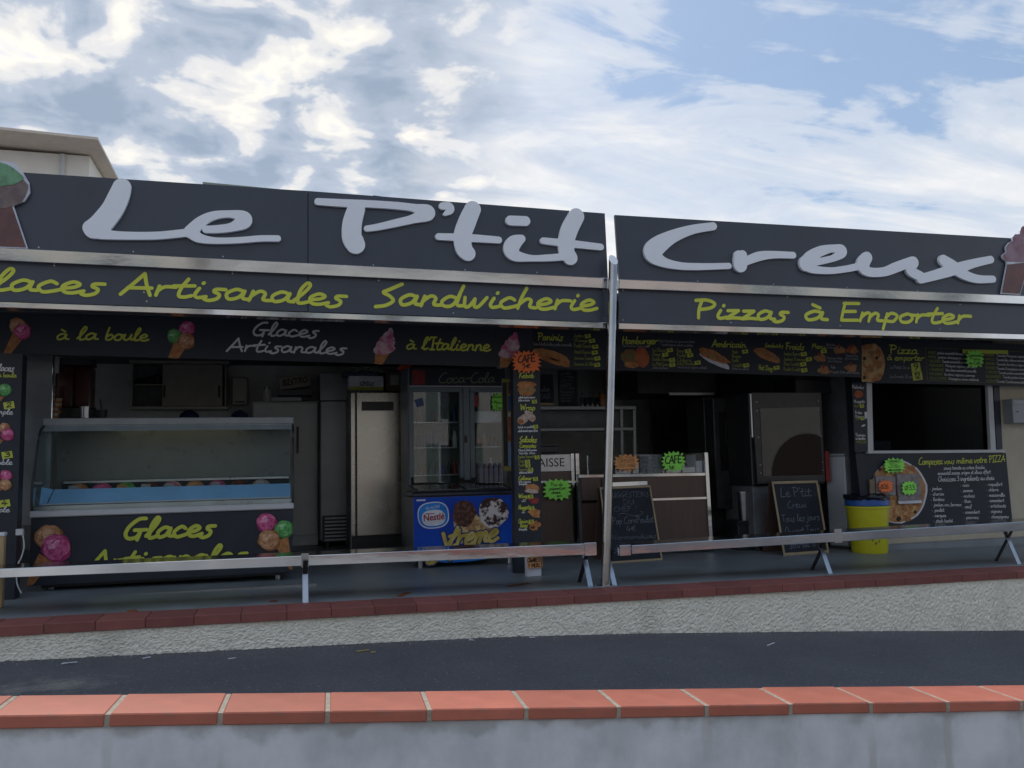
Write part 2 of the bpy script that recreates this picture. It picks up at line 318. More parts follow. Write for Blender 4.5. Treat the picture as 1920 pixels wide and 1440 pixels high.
# ---------------------------------------------------------------- handwriting (strokes on a cap height of 1)
G = {
'a': (.56, '.44,.42 .25,.5 .05,.28 .12,.02 .34,.12 .46,.44/.46,.44 .44,.1 .6,.05'),
'b': (.5, '.16,1 .09,.5 .08,.05 .28,.0 .44,.22 .32,.43 .1,.25'),
'c': (.5, '.42,.40 .26,.5 .05,.25 .16,.0 .4,.06 .54,.14'),
'd': (.58, '.42,.40 .22,.48 .04,.22 .15,.0 .38,.14 .54,1/.49,.6 .46,.1 .62,.05'),
'e': (.5, '.07,.2 .3,.26 .42,.4 .26,.51 .06,.3 .12,.04 .3,-.01 .54,.1'),
'f': (.42, '.52,.88 .4,1 .28,.8 .2,.1 .1,-.32/.06,.48 .44,.52'),
'g': (.54, '.45,.40 .22,.48 .05,.25 .18,.03 .4,.2 .47,.46/.47,.46 .44,-.05 .26,-.36 .04,-.26'),
'h': (.54, '.2,1 .1,.5 .05,0/.07,.2 .25,.46 .39,.4 .38,.1 .56,.04'),
'i': (.32, '.16,.46 .09,.15 .17,.01 .36,.08/.22,.7 .24,.73'),
'j': (.3, '.2,.46 .16,-.1 .04,-.36 -.12,-.25/.24,.7 .26,.73'),
'k': (.5, '.16,1 .06,0/.42,.48 .1,.22 .25,.18 .5,.02'),
'l': (.36, '.02,.1 .25,.55 .35,.9 .26,1 .13,.6 .13,.08 .22,0 .42,.1'),
'm': (.74, '.1,.46 .05,0/.07,.2 .22,.46 .34,.4 .31,0/.32,.2 .48,.46 .6,.38 .58,.08 .76,.05'),
'n': (.54, '.1,.46 .05,0/.07,.2 .25,.47 .4,.38 .38,.08 .58,.05'),
'o': (.5, '.25,.48 .06,.3 .1,.02 .32,.01 .44,.25 .3,.47 .22,.44/.32,.44 .54,.4'),
'p': (.5, '.13,.46 .05,-.42/.09,.2 .25,.49 .45,.35 .34,.03 .1,.05'),
'q': (.52, '.45,.4 .22,.48 .05,.22 .2,.02 .42,.25 .47,.46/.47,.46 .42,-.42'),
'r': (.44, '.1,.46 .07,.02/.08,.2 .22,.43 .48,.44'),
's': (.46, '.46,.46 .24,.45 .2,.33 .34,.2 .3,.0 .12,-.1 .0,-.04'),
't': (.42, '.28,.86 .16,.4 .15,.05 .28,.0 .44,.08/-.02,.5 .46,.56'),
'u': (.56, '.1,.46 .06,.12 .2,.01 .36,.15 .46,.46/.46,.46 .43,.1 .6,.05'),
'v': (.48, '.06,.46 .16,.02 .2,.02 .44,.48'),
'w': (.7, '.06,.46 .1,.04 .22,.04 .34,.4/.34,.4 .36,.04 .48,.04 .66,.48'),
'x': (.5, '.08,.46 .24,.22 .48,.02/.46,.46 .22,.2 .02,.0'),
'y': (.5, '.1,.46 .1,.15 .24,.08 .42,.3/.46,.46 .36,-.1 .16,-.38 .0,-.3'),
'z': (.5, '.06,.45 .4,.47/.4,.47 .05,.02/.05,.02 .3,.06 .54,.04'),
'A': (.7, '-.02,-.02 .2,.5 .4,1/.4,1 .5,.5 .64,.0/.1,.3 .64,.34'),
'B': (.6, '.12,1 .08,0/.06,.98 .4,.96 .42,.7 .1,.55/.1,.55 .5,.45 .45,.08 .06,.02'),
'C': (.66, '.62,.96 .4,.95 .12,.6 .06,.2 .25,.0 .6,.06'),
'D': (.66, '.12,1 .1,0/.04,.96 .4,.95 .58,.5 .38,.06 .06,.02'),
'E': (.6, '.14,1 .1,.5 .08,.02/.1,.98 .56,1/.1,.52 .48,.54/.08,.02 .58,.04'),
'F': (.56, '.14,1 .1,0/.04,.98 .58,1/.1,.52 .46,.55'),
'G': (.76, '.64,.98 .4,.95 .14,.62 .06,.25 .2,.02 .46,.08 .56,.4/.34,.42 .76,.42/.56,.4 .5,-.06'),
'H': (.66, '.14,1 .08,0/.58,1 .52,0/.04,.5 .62,.54'),
'I': (.34, '.18,1 .14,0/.02,1 .34,1/.0,0 .3,0'),
'J': (.5, '.4,1 .36,.2 .2,0 .04,.12'),
'K': (.6, '.14,1 .08,0/.54,1 .12,.46/.2,.54 .58,.0'),
'L': (.6, '.24,1 .08,.1 .14,.02 .56,.04'),
'M': (.8, '.04,0 .14,1/.14,1 .38,.3/.38,.3 .64,1/.64,1 .72,0'),
'N': (.68, '.06,0 .12,1/.12,1 .5,.02/.5,.02 .6,1'),
'O': (.66, '.34,1 .08,.7 .1,.15 .34,.0 .56,.3 .54,.8 .34,1'),
'P': (.62, '.16,.98 .1,.5 .12,0/-.04,.96 .3,1 .56,.82 .46,.58 .12,.46'),
'Q': (.7, '.34,1 .08,.7 .1,.15 .34,.0 .56,.3 .54,.8 .34,1/.4,.2 .66,-.06'),
'R': (.64, '.14,1 .1,0/.02,.96 .34,1 .5,.76 .3,.54 .12,.5/.26,.52 .6,.0'),
'S': (.6, '.6,1 .3,.72 .16,.58 .34,.42 .46,.2 .3,-.02 .04,-.1'),
'T': (.6, '.3,.98 .26,0/.0,.98 .62,1'),
'U': (.64, '.1,1 .08,.25 .26,.0 .46,.15 .54,1/.54,1 .54,.0'),
'V': (.6, '.06,1 .28,.02/.28,.02 .56,1'),
'W': (.9, '.06,1 .2,.02/.2,.02 .42,.75/.42,.75 .6,.02/.6,.02 .84,1'),
'X': (.6, '.08,1 .54,0/.54,1 .06,0'), 'Y': (.6, '.06,1 .3,.5/.56,1 .3,.5 .24,0'),
'Z': (.62, '.06,.97 .52,.99/.52,.99 .06,.03/.06,.03 .58,.03'),
'0': (.56, '.3,1 .08,.7 .1,.15 .3,.0 .48,.3 .46,.8 .3,1'), '1': (.36, '.06,.75 .24,1/.24,1 .2,0'),
'2': (.54, '.08,.8 .3,1 .46,.75 .28,.4 .06,.03/.06,.03 .5,.05'), '3': (.52, '.1,.95 .4,.96 .42,.7 .2,.55/.2,.55 .48,.42 .42,.05 .06,.03'),
'4': (.56, '.3,1 .06,.35/.06,.35 .52,.36/.38,.6 .34,0'), '5': (.52, '.46,1 .12,.97/.12,.97 .1,.58/.1,.58 .44,.5 .42,.08 .06,.03'),
'6': (.52, '.4,1 .12,.6 .08,.15 .3,.0 .46,.25 .3,.48 .1,.3'), '7': (.5, '.04,.98 .46,1/.46,1 .18,0'),
'8': (.52, '.28,.52 .1,.78 .28,1 .44,.78 .28,.52 .06,.2 .26,.0 .46,.2 .28,.52'), '9': (.52, '.46,.62 .28,.48 .08,.7 .26,1 .46,.8 .4,.3 .2,.0'),
'-': (.44, '.06,.42 .36,.44'), '.': (.2, '.08,.02 .1,.04'), ',': (.2, '.12,.05 .06,-.12'), "'": (.2, '.16,1 .1,.78'), '!': (.26, '.16,1 .12,.3/.11,.03 .12,.05'),
'\u20ac': (.5, '.5,.7 .35,.78 .15,.5 .2,.12 .46,.1/.02,.52 .4,.54/.02,.36 .36,.38'), '\u00d8': (.66, '.34,.86 .08,.6 .1,.15 .34,.0 .56,.3 .54,.7 .34,.86/.1,-.05 .6,.95'), '*': (.36, '.1,.24 .14,.24'),
}
ACC = {'\u00e9': ('e', '.26,.66 .42,.8'), '\u00e8': ('e', '.16,.8 .34,.66'), '\u00e0': ('a', '.18,.86 .38,.68'), '\u00ea': ('e', '.12,.66 .26,.8 .4,.66'), '\u00c9': ('E', '.3,1.1 .48,1.28'), '\u00ef': ('i', '.05,.72 .07,.74'), '\u00e7': ('c', '.26,-.02 .2,-.2')}
def glyph(ch):
    if ch in ACC:
        b, x = ACC[ch]; a, s = G[b]; return a, s+'/'+x
    return G.get(ch, (.36, ''))
def crom(p, k):
    if len(p) == 2: return [p[0], p[1]]
    out = []
    q = [p[0]] + p + [p[-1]]
    for i in range(1, len(q)-2):
        a, b, c, d = q[i-1:i+3]
        for j in range(k):
            t = j/k
            out.append(tuple(.5*(2*b[m] + (c[m]-a[m])*t + (2*a[m]-5*b[m]+4*c[m]-d[m])*t*t + (3*b[m]-a[m]-3*c[m]+d[m])*t**3) for m in range(len(b))))
    out.append(p[-1]); return out
def strokes(text):
    x = 0; res = []
    for ch in text:
        adv, s = glyph(ch)
        for st in s.split('/'):
            if st: res.append([(float(q.split(',')[0])+x, float(q.split(',')[1])) for q in st.split()])
        x += adv
    return res, x
def ribbons(mb, sts, O, U, V, n, hw, k=4, caps=3, lift0=0.):
    """flat ribbon strokes; O origin, U/V metres per unit, n towards the viewer, hw half width in metres"""
    i = 0
    for st in sts:
        pts = [O+U*a+V*b for a, b in crom(st, k)]
        if len(pts) == 2 and (pts[1]-pts[0]).length < hw: pts[1] = pts[0] + (pts[1]-pts[0]).normalized()*hw*.6
        m = len(pts); L_, R_ = [], []; zo = lift0 + .0004*(i % 6)
        def fr_(j):
            t = (pts[min(j+1, m-1)]-pts[max(j-1, 0)]); t = t.normalized() if t.length > 1e-9 else U.normalized(); return t, n.cross(t)
        for j in range(m):
            t, s_ = fr_(j); off = n*(zo + .0012*j/m)
            L_.append(pts[j]+s_*hw+off); R_.append(pts[j]-s_*hw+off)
        t0, s0 = fr_(0); t1, s1 = fr_(m-1)
        c0 = [pts[0]+n*zo + s0*hw*math.cos(q) - t0*hw*math.sin(q) for q in [math.pi*(c+1)/(caps+1) for c in range(caps)]]
        c1 = [pts[-1]+n*(zo+.0012) - s1*hw*math.cos(q) + t1*hw*math.sin(q) for q in [math.pi*(c+1)/(caps+1) for c in range(caps)]]
        b = len(mb.v); mb.v += L_ + R_ + c0 + c1
        for j in range(m-1): mb.f.append((b+j, b+m+j, b+m+j+1, b+j+1))
        mb.f.append((b, *[b+2*m+c for c in range(caps)], b+m)); mb.f.append((b+2*m-1, *[b+2*m+caps+c for c in range(caps)], b+m-1))
        i += 1
FRONT = Vector((0, -1, 0))
def put(mb, text, O, Uv, Vv, th, n=FRONT, k=3, lift=.003):
    """text from O; Uv spans the whole width, Vv the cap height; th stroke thickness / cap height"""
    sts, wd = strokes(text)
    if not sts: return
    ribbons(mb, sts, O+n*lift, Uv/wd, Vv, n, Vv.length*th/2, k)
def wpx(mb, text, x0, y0, x1, y1, hpx, Y, th=.14, slant=0., k=3, lift=.003):
    O = P(x0, y0, Y); U_ = P(x1, y1, Y)-O; h = (P(x0, y0-hpx, Y)-O).length
    put(mb, text, O, U_, Vector((slant*h, 0, h)), th, k=k, lift=lift)
def lettering(parent, m, lines, Y, th=.14, name='lettering', slant=0., k=3, lift=.003):
    mb = MB(); mb.flat = True
    for l in lines: wpx(mb, *l, Y, th, slant, k, lift)
    return mb.build(name, m, parent)
# block letters with Blender's built-in face
def block(text, parent, m, O, width, height, name='lettering', U=Vector((1,0,0)), V=Vector((0,0,1)), depth=.004, shear=0., bold=0.):
    c = bpy.data.curves.new('tx', 'FONT'); c.body = text; c.extrude = 0; c.offset = bold; c.shear = shear; c.resolution_u = 3
    o = bpy.data.objects.new('tx', c); S.collection.objects.link(o)
    dg = bpy.context.evaluated_depsgraph_get(); me = bpy.data.meshes.new_from_object(o.evaluated_get(dg))
    vs = [q.co.copy() for q in me.vertices]; fs = [tuple(p.vertices) for p in me.polygons]
    bpy.data.objects.remove(o); bpy.data.curves.remove(c); bpy.data.meshes.remove(me)
    x0 = min(q.x for q in vs); x1 = max(q.x for q in vs); y0 = min(q.y for q in vs); y1 = max(q.y for q in vs)
    nrm = U.cross(V).normalized()
    mb = MB(); mb.add([O + U*((q.x-x0)/(x1-x0)*width) + V*((q.y-y0)/(y1-y0)*height) + nrm*depth for q in vs], fs); mb.flat = True
    return mb.build(name, m, parent)
# flat printed shapes
def blobpts(px, py, rx, ry, Y, seed=0, amp=.06, rot=0., n=30, lift=.003, flat=1.):
    rnd = random.Random(seed); ph = [rnd.uniform(0, 6.28) for _ in range(4)]; out = []
    for j in range(n):
        q = 2*math.pi*j/n; r = 1+amp*(math.sin(3*q+ph[0])+.7*math.sin(5*q+ph[1])+.6*math.sin(8*q+ph[2])+.4*math.sin(11*q+ph[3]))/1.6
        a, b = rx*r*math.cos(q), ry*r*math.sin(q)
        out.append(P(px+a*math.cos(rot)-b*math.sin(rot), py+a*math.sin(rot)+b*math.cos(rot), Y-lift))
    return out
def blob(parent, name, m, px, py, rx, ry, Y, lift=.003, **k):
    return MB().slab(blobpts(px, py, rx, ry, Y, lift=lift, **k), (0, .0015, 0)).build(name, m, parent)
def flatpoly(parent, name, m, pts, Y, lift=.003):
    return MB().slab([P(x, y, Y-lift) for x, y in pts], (0, .0015, 0)).build(name, m, parent)
def starpts(px, py, rx, ry, Y, n=16, inner=.76, seed=0, rect=.5):
    rnd = random.Random(seed); out = []
    for j in range(2*n):
        q = math.pi*j/n; c, s_ = math.cos(q), math.sin(q)
        sq = 1/max(abs(c), abs(s_)); k = (1-rect)+rect*min(sq, 1.32)
        r = k*((1 if j % 2 == 0 else inner)+rnd.uniform(-.04, .04))
        out.append(P(px+rx*r*c, py+ry*r*s_, Y))
    return out

# ================================================================ SETTING
def sheet(name, m, xs, ys, zf, kind='structure', thick=0):
    mb = MB()
    vs = [(x, y, zf(x, y)) for y in ys for x in xs]; nx = len(xs)
    mb.add(vs, [(j*nx+i, j*nx+i+1, (j+1)*nx+i+1, (j+1)*nx+i) for j in range(len(ys)-1) for i in range(nx-1)])
    mb.flat = True
    return mb.build(name, m, kind=kind)
XS = [-90, -40, -20, -10, -6, -4, -3] + [x*.5-2.5 for x in range(0, 24)] + [10, 12, 16, 25, 45, 90]
def hump(x, y): return .012*math.sin(x*1.3+y*.7)+.008*math.sin(x*2.9-y*1.1)
sheet('road', asphalt, XS, [3.75, 4.4, 5.0, 5.5, 6.0, 6.4, 6.8, 7.5], lambda x, y: AZ(x)+hump(x, y)*min(1, (6.8-y) if y < 6.8 else 0))
sheet('lower_street', asphalt, XS, [-120, -60, -30, -20, -12, -8, -4, -1, 1.5, 3.9], lambda x, y: AZ(x)-.22)
sheet('ground', pave, [-400, -90, 90, 400], [-400, -120, 120, 400], lambda x, y: -2.6)
# pale dusty patch swept up against the wall foot, and bits of litter
rnd = random.Random(5)
# pale dusty patch swept up near the wall foot, dirt with its own ragged shape
ta_ = asphalt.node_tree; b_a = ta_.nodes['Principled BSDF']; src = b_a.inputs['Base Color'].links[0].from_socket
geo = ta_.nodes.new('ShaderNodeNewGeometry'); mpp = ta_.nodes.new('ShaderNodeMapping'); ta_.links.new(geo.outputs['Position'], mpp.inputs[0])
mpp.inputs['Location'].default_value = (1.36*1.9, -5.92*3.6, 0); mpp.inputs['Scale'].default_value = (1.9, 3.6, 0)
ln = ta_.nodes.new('ShaderNodeVectorMath'); ln.operation = 'LENGTH'; ta_.links.new(mpp.outputs[0], ln.inputs[0])
nzp = ta_.nodes.new('ShaderNodeTexNoise'); nzp.inputs['Scale'].default_value = 7; nzp.inputs['Detail'].default_value = 8; ta_.links.new(geo.outputs['Position'], nzp.inputs[0])
adp = ta_.nodes.new('ShaderNodeMath'); adp.operation = 'MULTIPLY_ADD'; ta_.links.new(nzp.outputs[0], adp.inputs[0]); adp.inputs[1].default_value = 2.6; ta_.links.new(ln.outputs['Value'], adp.inputs[2])
mrp = ta_.nodes.new('ShaderNodeMapRange'); ta_.links.new(adp.outputs[0], mrp.inputs[0]); mrp.inputs[1].default_value = 1.35; mrp.inputs[2].default_value = 2.1; mrp.inputs[3].default_value = .75; mrp.inputs[4].default_value = 0
mxp = ta_.nodes.new('ShaderNodeMix'); mxp.data_type = 'RGBA'; ta_.links.new(mrp.outputs[0], mxp.inputs[0]); ta_.links.new(src, mxp.inputs[6]); mxp.inputs[7].default_value = (.24, .23, .22, 1)
vo = ta_.nodes.new('ShaderNodeTexVoronoi'); vo.inputs['Scale'].default_value = 95; ta_.links.new(geo.outputs['Position'], vo.inputs[0])
sv = ta_.nodes.new('ShaderNodeSeparateColor'); ta_.links.new(vo.outputs['Color'], sv.inputs[0])
ms_ = ta_.nodes.new('ShaderNodeMapRange'); ta_.links.new(sv.outputs[0], ms_.inputs[0]); ms_.inputs[1].default_value = .0; ms_.inputs[2].default_value = 1.0; ms_.inputs[3].default_value = .8; ms_.inputs[4].default_value = 1.2
hv = ta_.nodes.new('ShaderNodeHueSaturation'); ta_.links.new(ms_.outputs[0], hv.inputs['Value']); ta_.links.new(mxp.outputs[2], hv.inputs['Color'])
mw = ta_.nodes.new('ShaderNodeMapRange'); ta_.links.new(sv.outputs[1], mw.inputs[0]); mw.inputs[1].default_value = .995; mw.inputs[2].default_value = .997; mw.inputs[4].default_value = .5
mz = ta_.nodes.new('ShaderNodeMix'); mz.data_type = 'RGBA'; ta_.links.new(mw.outputs[0], mz.inputs[0]); ta_.links.new(hv.outputs[0], mz.inputs[6]); mz.inputs[7].default_value = (.40, .40, .39, 1)
ta_.links.new(mz.outputs[2], b_a.inputs['Base Color'])
lit = [(130, 1247, .05, 'pale scrap of paper near the left end of the wall foot'), (680, 1221, .05, 'yellowish straw lying on the asphalt by the wall'), (700, 1224, .02, 'tiny yellow butt beside the straw on the asphalt'),
       (275, 1235, .03, 'small white chip on the asphalt left of the straw'), (435, 1233, .03, 'small white fleck between the chip and the straw'), (1445, 1208, .07, 'thin pale twig on the asphalt right of the post'), (884, 1202, .02, 'small white crumb on the asphalt at the wall foot below the freezer'), (998, 1197, .025, 'white crumb on the asphalt straight below the menu column')]
for i, (px, py, l, lb) in enumerate(lit):
    d = ray(px, py); t = 1.45/-d.z
    for _ in range(6): t = AZ(d.x*t)/d.z
    p = d*t; a = rnd.uniform(-.6, .6)
    mb = MB(); c, s_ = math.cos(a)*l, math.sin(a)*l; z = AZ(p.x)+hump(p.x, p.y)*.7+.004
    mb.slab([(p.x-c, p.y-s_-.006, z), (p.x, p.y-.012, z+.004), (p.x+c, p.y+s_-.004, z), (p.x+c*.9, p.y+s_+.008, z), (p.x-c*.8, p.y-s_+.008, z+.002)], (0, 0, .005))
    mb.build('litter', p_gold if 'yellow' in lb else p_white, label=lb, cat='litter', group='litter on the asphalt')

# ---------------------------------------------------------------- terrace: floor, roughcast wall, worn tile coping
YC0, YC1 = 6.72, 7.06
xs = [-8+i*.5 for i in range(0, 49)]
mb = MB(); nx = len(xs)
top = [(x, y, FZ(x)) for y in (YC1, 13.2) for x in xs]; bot = [(x, y, FZ(x)-.3) for y in (YC1, 13.2) for x in xs]
mb.add(top+bot, [(i, i+1, nx+i+1, nx+i) for i in range(nx-1)] + [(i, 2*nx+i, 2*nx+i+1, i+1) for i in range(nx-1)])
mb.flat = True
mb.build('terrace_floor', concrete, kind='structure')
tw = empty('terrace_wall', (2.5, YC0+.1, AZ(2.5)), 'low cream roughcast wall capped with worn brick-red tiles edging the terrace', 'wall')
mb = MB(); cols = 1150; rows = 26; rnd = random.Random(3); x0, x1 = -5.5, 11.5
for j in range(rows+1):
    for i in range(cols+1):
        x = x0+(x1-x0)*i/cols; zt = FZ(x)-.062; zb = AZ(x)-.05; z = zb+(zt-zb)*j/rows
        mb.v.append(Vector((x+rnd.uniform(-.005, .005), YC0+.022+.005*math.sin(x*1.7)+(rnd.random()**2)*.013, z+rnd.uniform(-.004, .004))))
k = cols+1
mb.f += [(j*k+i, j*k+i+1, (j+1)*k+i+1, (j+1)*k+i) for j in range(rows) for i in range(cols)]
mb.flat = True; mb.build('render_face', roughcast, tw)
mb = MB(); mb.hexa([(x0, YC0+.05, AZ(x0)-.1), (x1, YC0+.05, AZ(x1)-.1), (x1, YC1+.1, AZ(x1)-.1), (x0, YC1+.1, AZ(x0)-.1), (x0, YC0+.05, FZ(x0)-.064), (x1, YC0+.05, FZ(x1)-.064), (x1, YC1-.002, FZ(x1)-.064), (x0, YC1-.002, FZ(x0)-.064)])
mb.build('wall_core', roughcast, tw)
tr_ = roughcast.node_tree; br_ = tr_.nodes['Principled BSDF']; sr_ = br_.inputs['Base Color'].links[0].from_socket
tcr = tr_.nodes.new('ShaderNodeTexCoord'); mr_ = tr_.nodes.new('ShaderNodeMapping'); mr_.inputs['Scale'].default_value = (1.6, 1, .5); tr_.links.new(tcr.outputs['Object'], mr_.inputs[0])
nr_ = tr_.nodes.new('ShaderNodeTexNoise'); nr_.inputs['Scale'].default_value = 1.6; nr_.inputs['Detail'].default_value = 9; tr_.links.new(mr_.outputs[0], nr_.inputs[0])
gr_ = tr_.nodes.new('ShaderNodeMapRange'); tr_.links.new(nr_.outputs[0], gr_.inputs[0]); gr_.inputs[1].default_value = .52; gr_.inputs[2].default_value = .72; gr_.inputs[4].default_value = .32
mxr = tr_.nodes.new('ShaderNodeMix'); mxr.data_type = 'RGBA'; tr_.links.new(gr_.outputs[0], mxr.inputs[0]); tr_.links.new(sr_, mxr.inputs[6]); mxr.inputs[7].default_value = (.42, .42, .37, 1); tr_.links.new(mxr.outputs[2], br_.inputs['Base Color'])
pit = .335; tm = None
mb = MB(); mb.box(-pit/2+.0015, pit/2-.0015, YC0-YC0, YC1-YC0-.003, -.066, .006); tile0 = mb.build('coping_tile', terra2, None, bevel=.004, origin=(0, 0, 0))
tmesh = tile0.data; bpy.data.objects.remove(tile0)
rnd = random.Random(9)
for i in range(-9, 27):
    x = .235+pit*i
    o = bpy.data.objects.new('coping_tile', tmesh); S.collection.objects.link(o); o.parent = tw
    # mesh verts are stored relative to the wall origin, so undo that
    o.location = Vector((x, YC0, FZ(x))) - ORG[tw] + Vector((0, rnd.uniform(-.002, .002), rnd.uniform(-.0012, .0012))); o.rotation_euler = (rnd.uniform(-.003, .003), .0126+rnd.uniform(-.002, .002), rnd.uniform(-.003, .003))
mb = MB(); mb.hexa([(x0, YC0+.012, FZ(x0)-.06), (x1, YC0+.012, FZ(x1)-.06), (x1, YC1-.004, FZ(x1)-.06), (x0, YC1-.004, FZ(x0)-.06), (x0, YC0+.012, FZ(x0)-.004), (x1, YC0+.012, FZ(x1)-.004), (x1, YC1-.004, FZ(x1)-.004), (x0, YC1-.004, FZ(x0)-.004)])
mb.build('joint_mortar', mat('grey_mortar', (.22,.14,.12), .95), tw)

# grit and small stones gathered along the wall foot
mb = MB(); rg = random.Random(21)
for k in range(420):
    x = rg.uniform(-3, 9); y = YC0-.005-abs(rg.gauss(0, .05)); r = rg.uniform(.003, .010)*(1.5 if rg.random() < .06 else 1); z = AZ(x)+hump(x, y)*.1
    q = [Vector((x+r*math.cos(a), y+r*math.sin(a), z)) for a in (0, 1.6, 3.1, 4.7)]
    b0 = len(mb.v); mb.v += q+[Vector((x, y, z+r*.9))]; mb.f += [(b0, b0+1, b0+4), (b0+1, b0+2, b0+4), (b0+2, b0+3, b0+4), (b0+3, b0, b0+4)]
mb.build('grit', mat('grit', (.30,.29,.26), .95, var=.3, scale=60), label='grit and small stones gathered along the foot of the terrace wall', cat='gravel', kind='stuff')

# ---------------------------------------------------------------- near garden wall with new terracotta coping
A = Vector((-.64, 3.65, -.962)); D = Vector((.4205, -.025, -.0283)); dl_ = D.normalized(); nb = Vector((D.y, -D.x, 0)).normalized()*-1   # towards the shop
if nb.y < 0: nb = -nb
nw = empty('street_wall', A+D*5+Vector((0, 0, -.7)), 'grey rendered street wall with new terracotta tile coping in the foreground', 'wall')
TL = D.length; gap = .019; cw = .29; th = .05
ex = dl_; ey = nb; ez = ex.cross(ey).normalized()
mb = MB()
c = [ex*(gap/2), ex*(TL-gap/2), ex*(TL-gap/2)+ey*cw, ex*(gap/2)+ey*cw]
mb.hexa([q-ez*th for q in c]+c); o = mb.build('coping_tile', terra, None, bevel=.005, origin=(0, 0, 0)); tmesh2 = o.data; bpy.data.objects.remove(o)
for i in range(-5, 17):
    o = bpy.data.objects.new('coping_tile', tmesh2); S.collection.objects.link(o); o.parent = nw
    o.location = A+D*i - ORG[nw] + ey*rnd.uniform(-.002, .002) + ez*rnd.uniform(-.0015, .0015); o.rotation_euler = (rnd.uniform(-.003, .003), rnd.uniform(-.002, .002), rnd.uniform(-.002, .002))
    m = MB(); q = A+D*i; jit = rnd.uniform(-.003, .003)
    cc = [q-ex*(gap/2)+ey*(.003+jit*.3), q+ex*(gap/2)+ey*(.003-jit*.3), q+ex*(gap/2)+ey*(cw-.003), q-ex*(gap/2)+ey*(cw-.003)]
    m.hexa([p-ez*(th-.002) for p in cc]+[p-ez*.003 for p in cc]); m.build('mortar_joint', mortar, nw)
s0, s1 = A-D*5.5+ey*.018, A+D*17.5+ey*.018; nxg = 120; mb = MB(); rnd = random.Random(11)
for j in range(9):
    for i in range(nxg+1):
        p = s0.lerp(s1, i/nxg); zz = p.z-th-.001-j*.1
        mb.v.append(Vector((p.x, p.y+.004*math.sin(i*.7+j)*math.sin(i*.23), zz)))
mb.f += [(j*(nxg+1)+i, j*(nxg+1)+i+1, (j+1)*(nxg+1)+i+1, (j+1)*(nxg+1)+i) for j in range(8) for i in range(nxg)]
mb.flat = True
gw = mb.build('render_face', greywall, nw)
mb = MB(); e0, e1 = s0+ey*.02, s1+ey*.02
mb.hexa([e0-Vector((0,0,1)), e1-Vector((0,0,1)), e1+ey*.22-Vector((0,0,1)), e0+ey*.22-Vector((0,0,1)), e0-ez*(th+.002), e1-ez*(th+.002), e1+ey*.22-ez*(th+.002), e0+ey*.22-ez*(th+.002)])
mb.build('wall_core', greywall, nw)
# run-off stains below the joints and grime under the coping (dirt with its own shape): extra shader layer
t = greywall.node_tree; b = t.nodes['Principled BSDF']; base_link = b.inputs['Base Color'].links[0].from_socket
tcn = t.nodes.new('ShaderNodeTexCoord'); sx_ = t.nodes.new('ShaderNodeSeparateXYZ'); t.links.new(tcn.outputs['Object'], sx_.inputs[0])
def tm_(op, a, bb=None, clamp=False):
    n = t.nodes.new('ShaderNodeMath'); n.operation = op; n.use_clamp = clamp
    for i, v_ in enumerate((a, bb)):
        if v_ is None: continue
        if isinstance(v_, (int, float)): n.inputs[i].default_value = v_
        else: t.links.new(v_, n.inputs[i])
    return n.outputs[0]
fx = tm_('ABSOLUTE', tm_('SUBTRACT', tm_('FRACT', tm_('ADD', tm_('DIVIDE', sx_.outputs[0], D.x), 100.5)), .5))
nz = t.nodes.new('ShaderNodeTexNoise'); nz.inputs['Scale'].default_value = 3.0; t.links.new(tcn.outputs['Object'], nz.inputs[0])
edge = tm_('ADD', fx, tm_('MULTIPLY', tm_('SUBTRACT', nz.outputs[0], .5), .12))
st = t.nodes.new('ShaderNodeMapRange'); st.interpolation_type = 'SMOOTHSTEP'; t.links.new(edge, st.inputs[0]); st.inputs[1].default_value = .02; st.inputs[2].default_value = .07; st.inputs[3].default_value = .38; st.inputs[4].default_value = 0
nz2 = t.nodes.new('ShaderNodeTexNoise'); nz2.inputs['Scale'].default_value = 1.1; t.links.new(tcn.outputs['Object'], nz2.inputs[0])
some = t.nodes.new('ShaderNodeMapRange'); t.links.new(nz2.outputs[0], some.inputs[0]); some.inputs[1].default_value = .48; some.inputs[2].default_value = .60
fac = tm_('MULTIPLY', st.outputs[0], some.outputs[0])
mxn = t.nodes.new('ShaderNodeMix'); mxn.data_type = 'RGBA'; t.links.new(fac, mxn.inputs[0]); t.links.new(base_link, mxn.inputs[6]); mxn.inputs[7].default_value = (.46, .42, .36, 1)
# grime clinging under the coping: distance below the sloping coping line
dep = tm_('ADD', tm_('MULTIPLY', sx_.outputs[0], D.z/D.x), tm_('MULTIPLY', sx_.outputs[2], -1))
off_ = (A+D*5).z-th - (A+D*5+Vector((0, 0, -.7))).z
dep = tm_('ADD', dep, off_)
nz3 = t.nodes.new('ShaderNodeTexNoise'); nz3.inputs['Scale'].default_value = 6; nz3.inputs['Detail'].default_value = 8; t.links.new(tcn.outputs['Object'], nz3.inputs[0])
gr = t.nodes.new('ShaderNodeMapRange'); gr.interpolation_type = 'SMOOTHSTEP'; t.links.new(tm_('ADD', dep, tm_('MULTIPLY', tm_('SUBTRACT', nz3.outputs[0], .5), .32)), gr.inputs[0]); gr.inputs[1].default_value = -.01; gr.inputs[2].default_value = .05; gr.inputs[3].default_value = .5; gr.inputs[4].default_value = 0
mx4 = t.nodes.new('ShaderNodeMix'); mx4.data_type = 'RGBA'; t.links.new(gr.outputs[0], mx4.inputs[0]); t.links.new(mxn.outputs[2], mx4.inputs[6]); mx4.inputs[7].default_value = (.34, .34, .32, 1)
t.links.new(mx4.outputs[2], b.inputs['Base Color'])
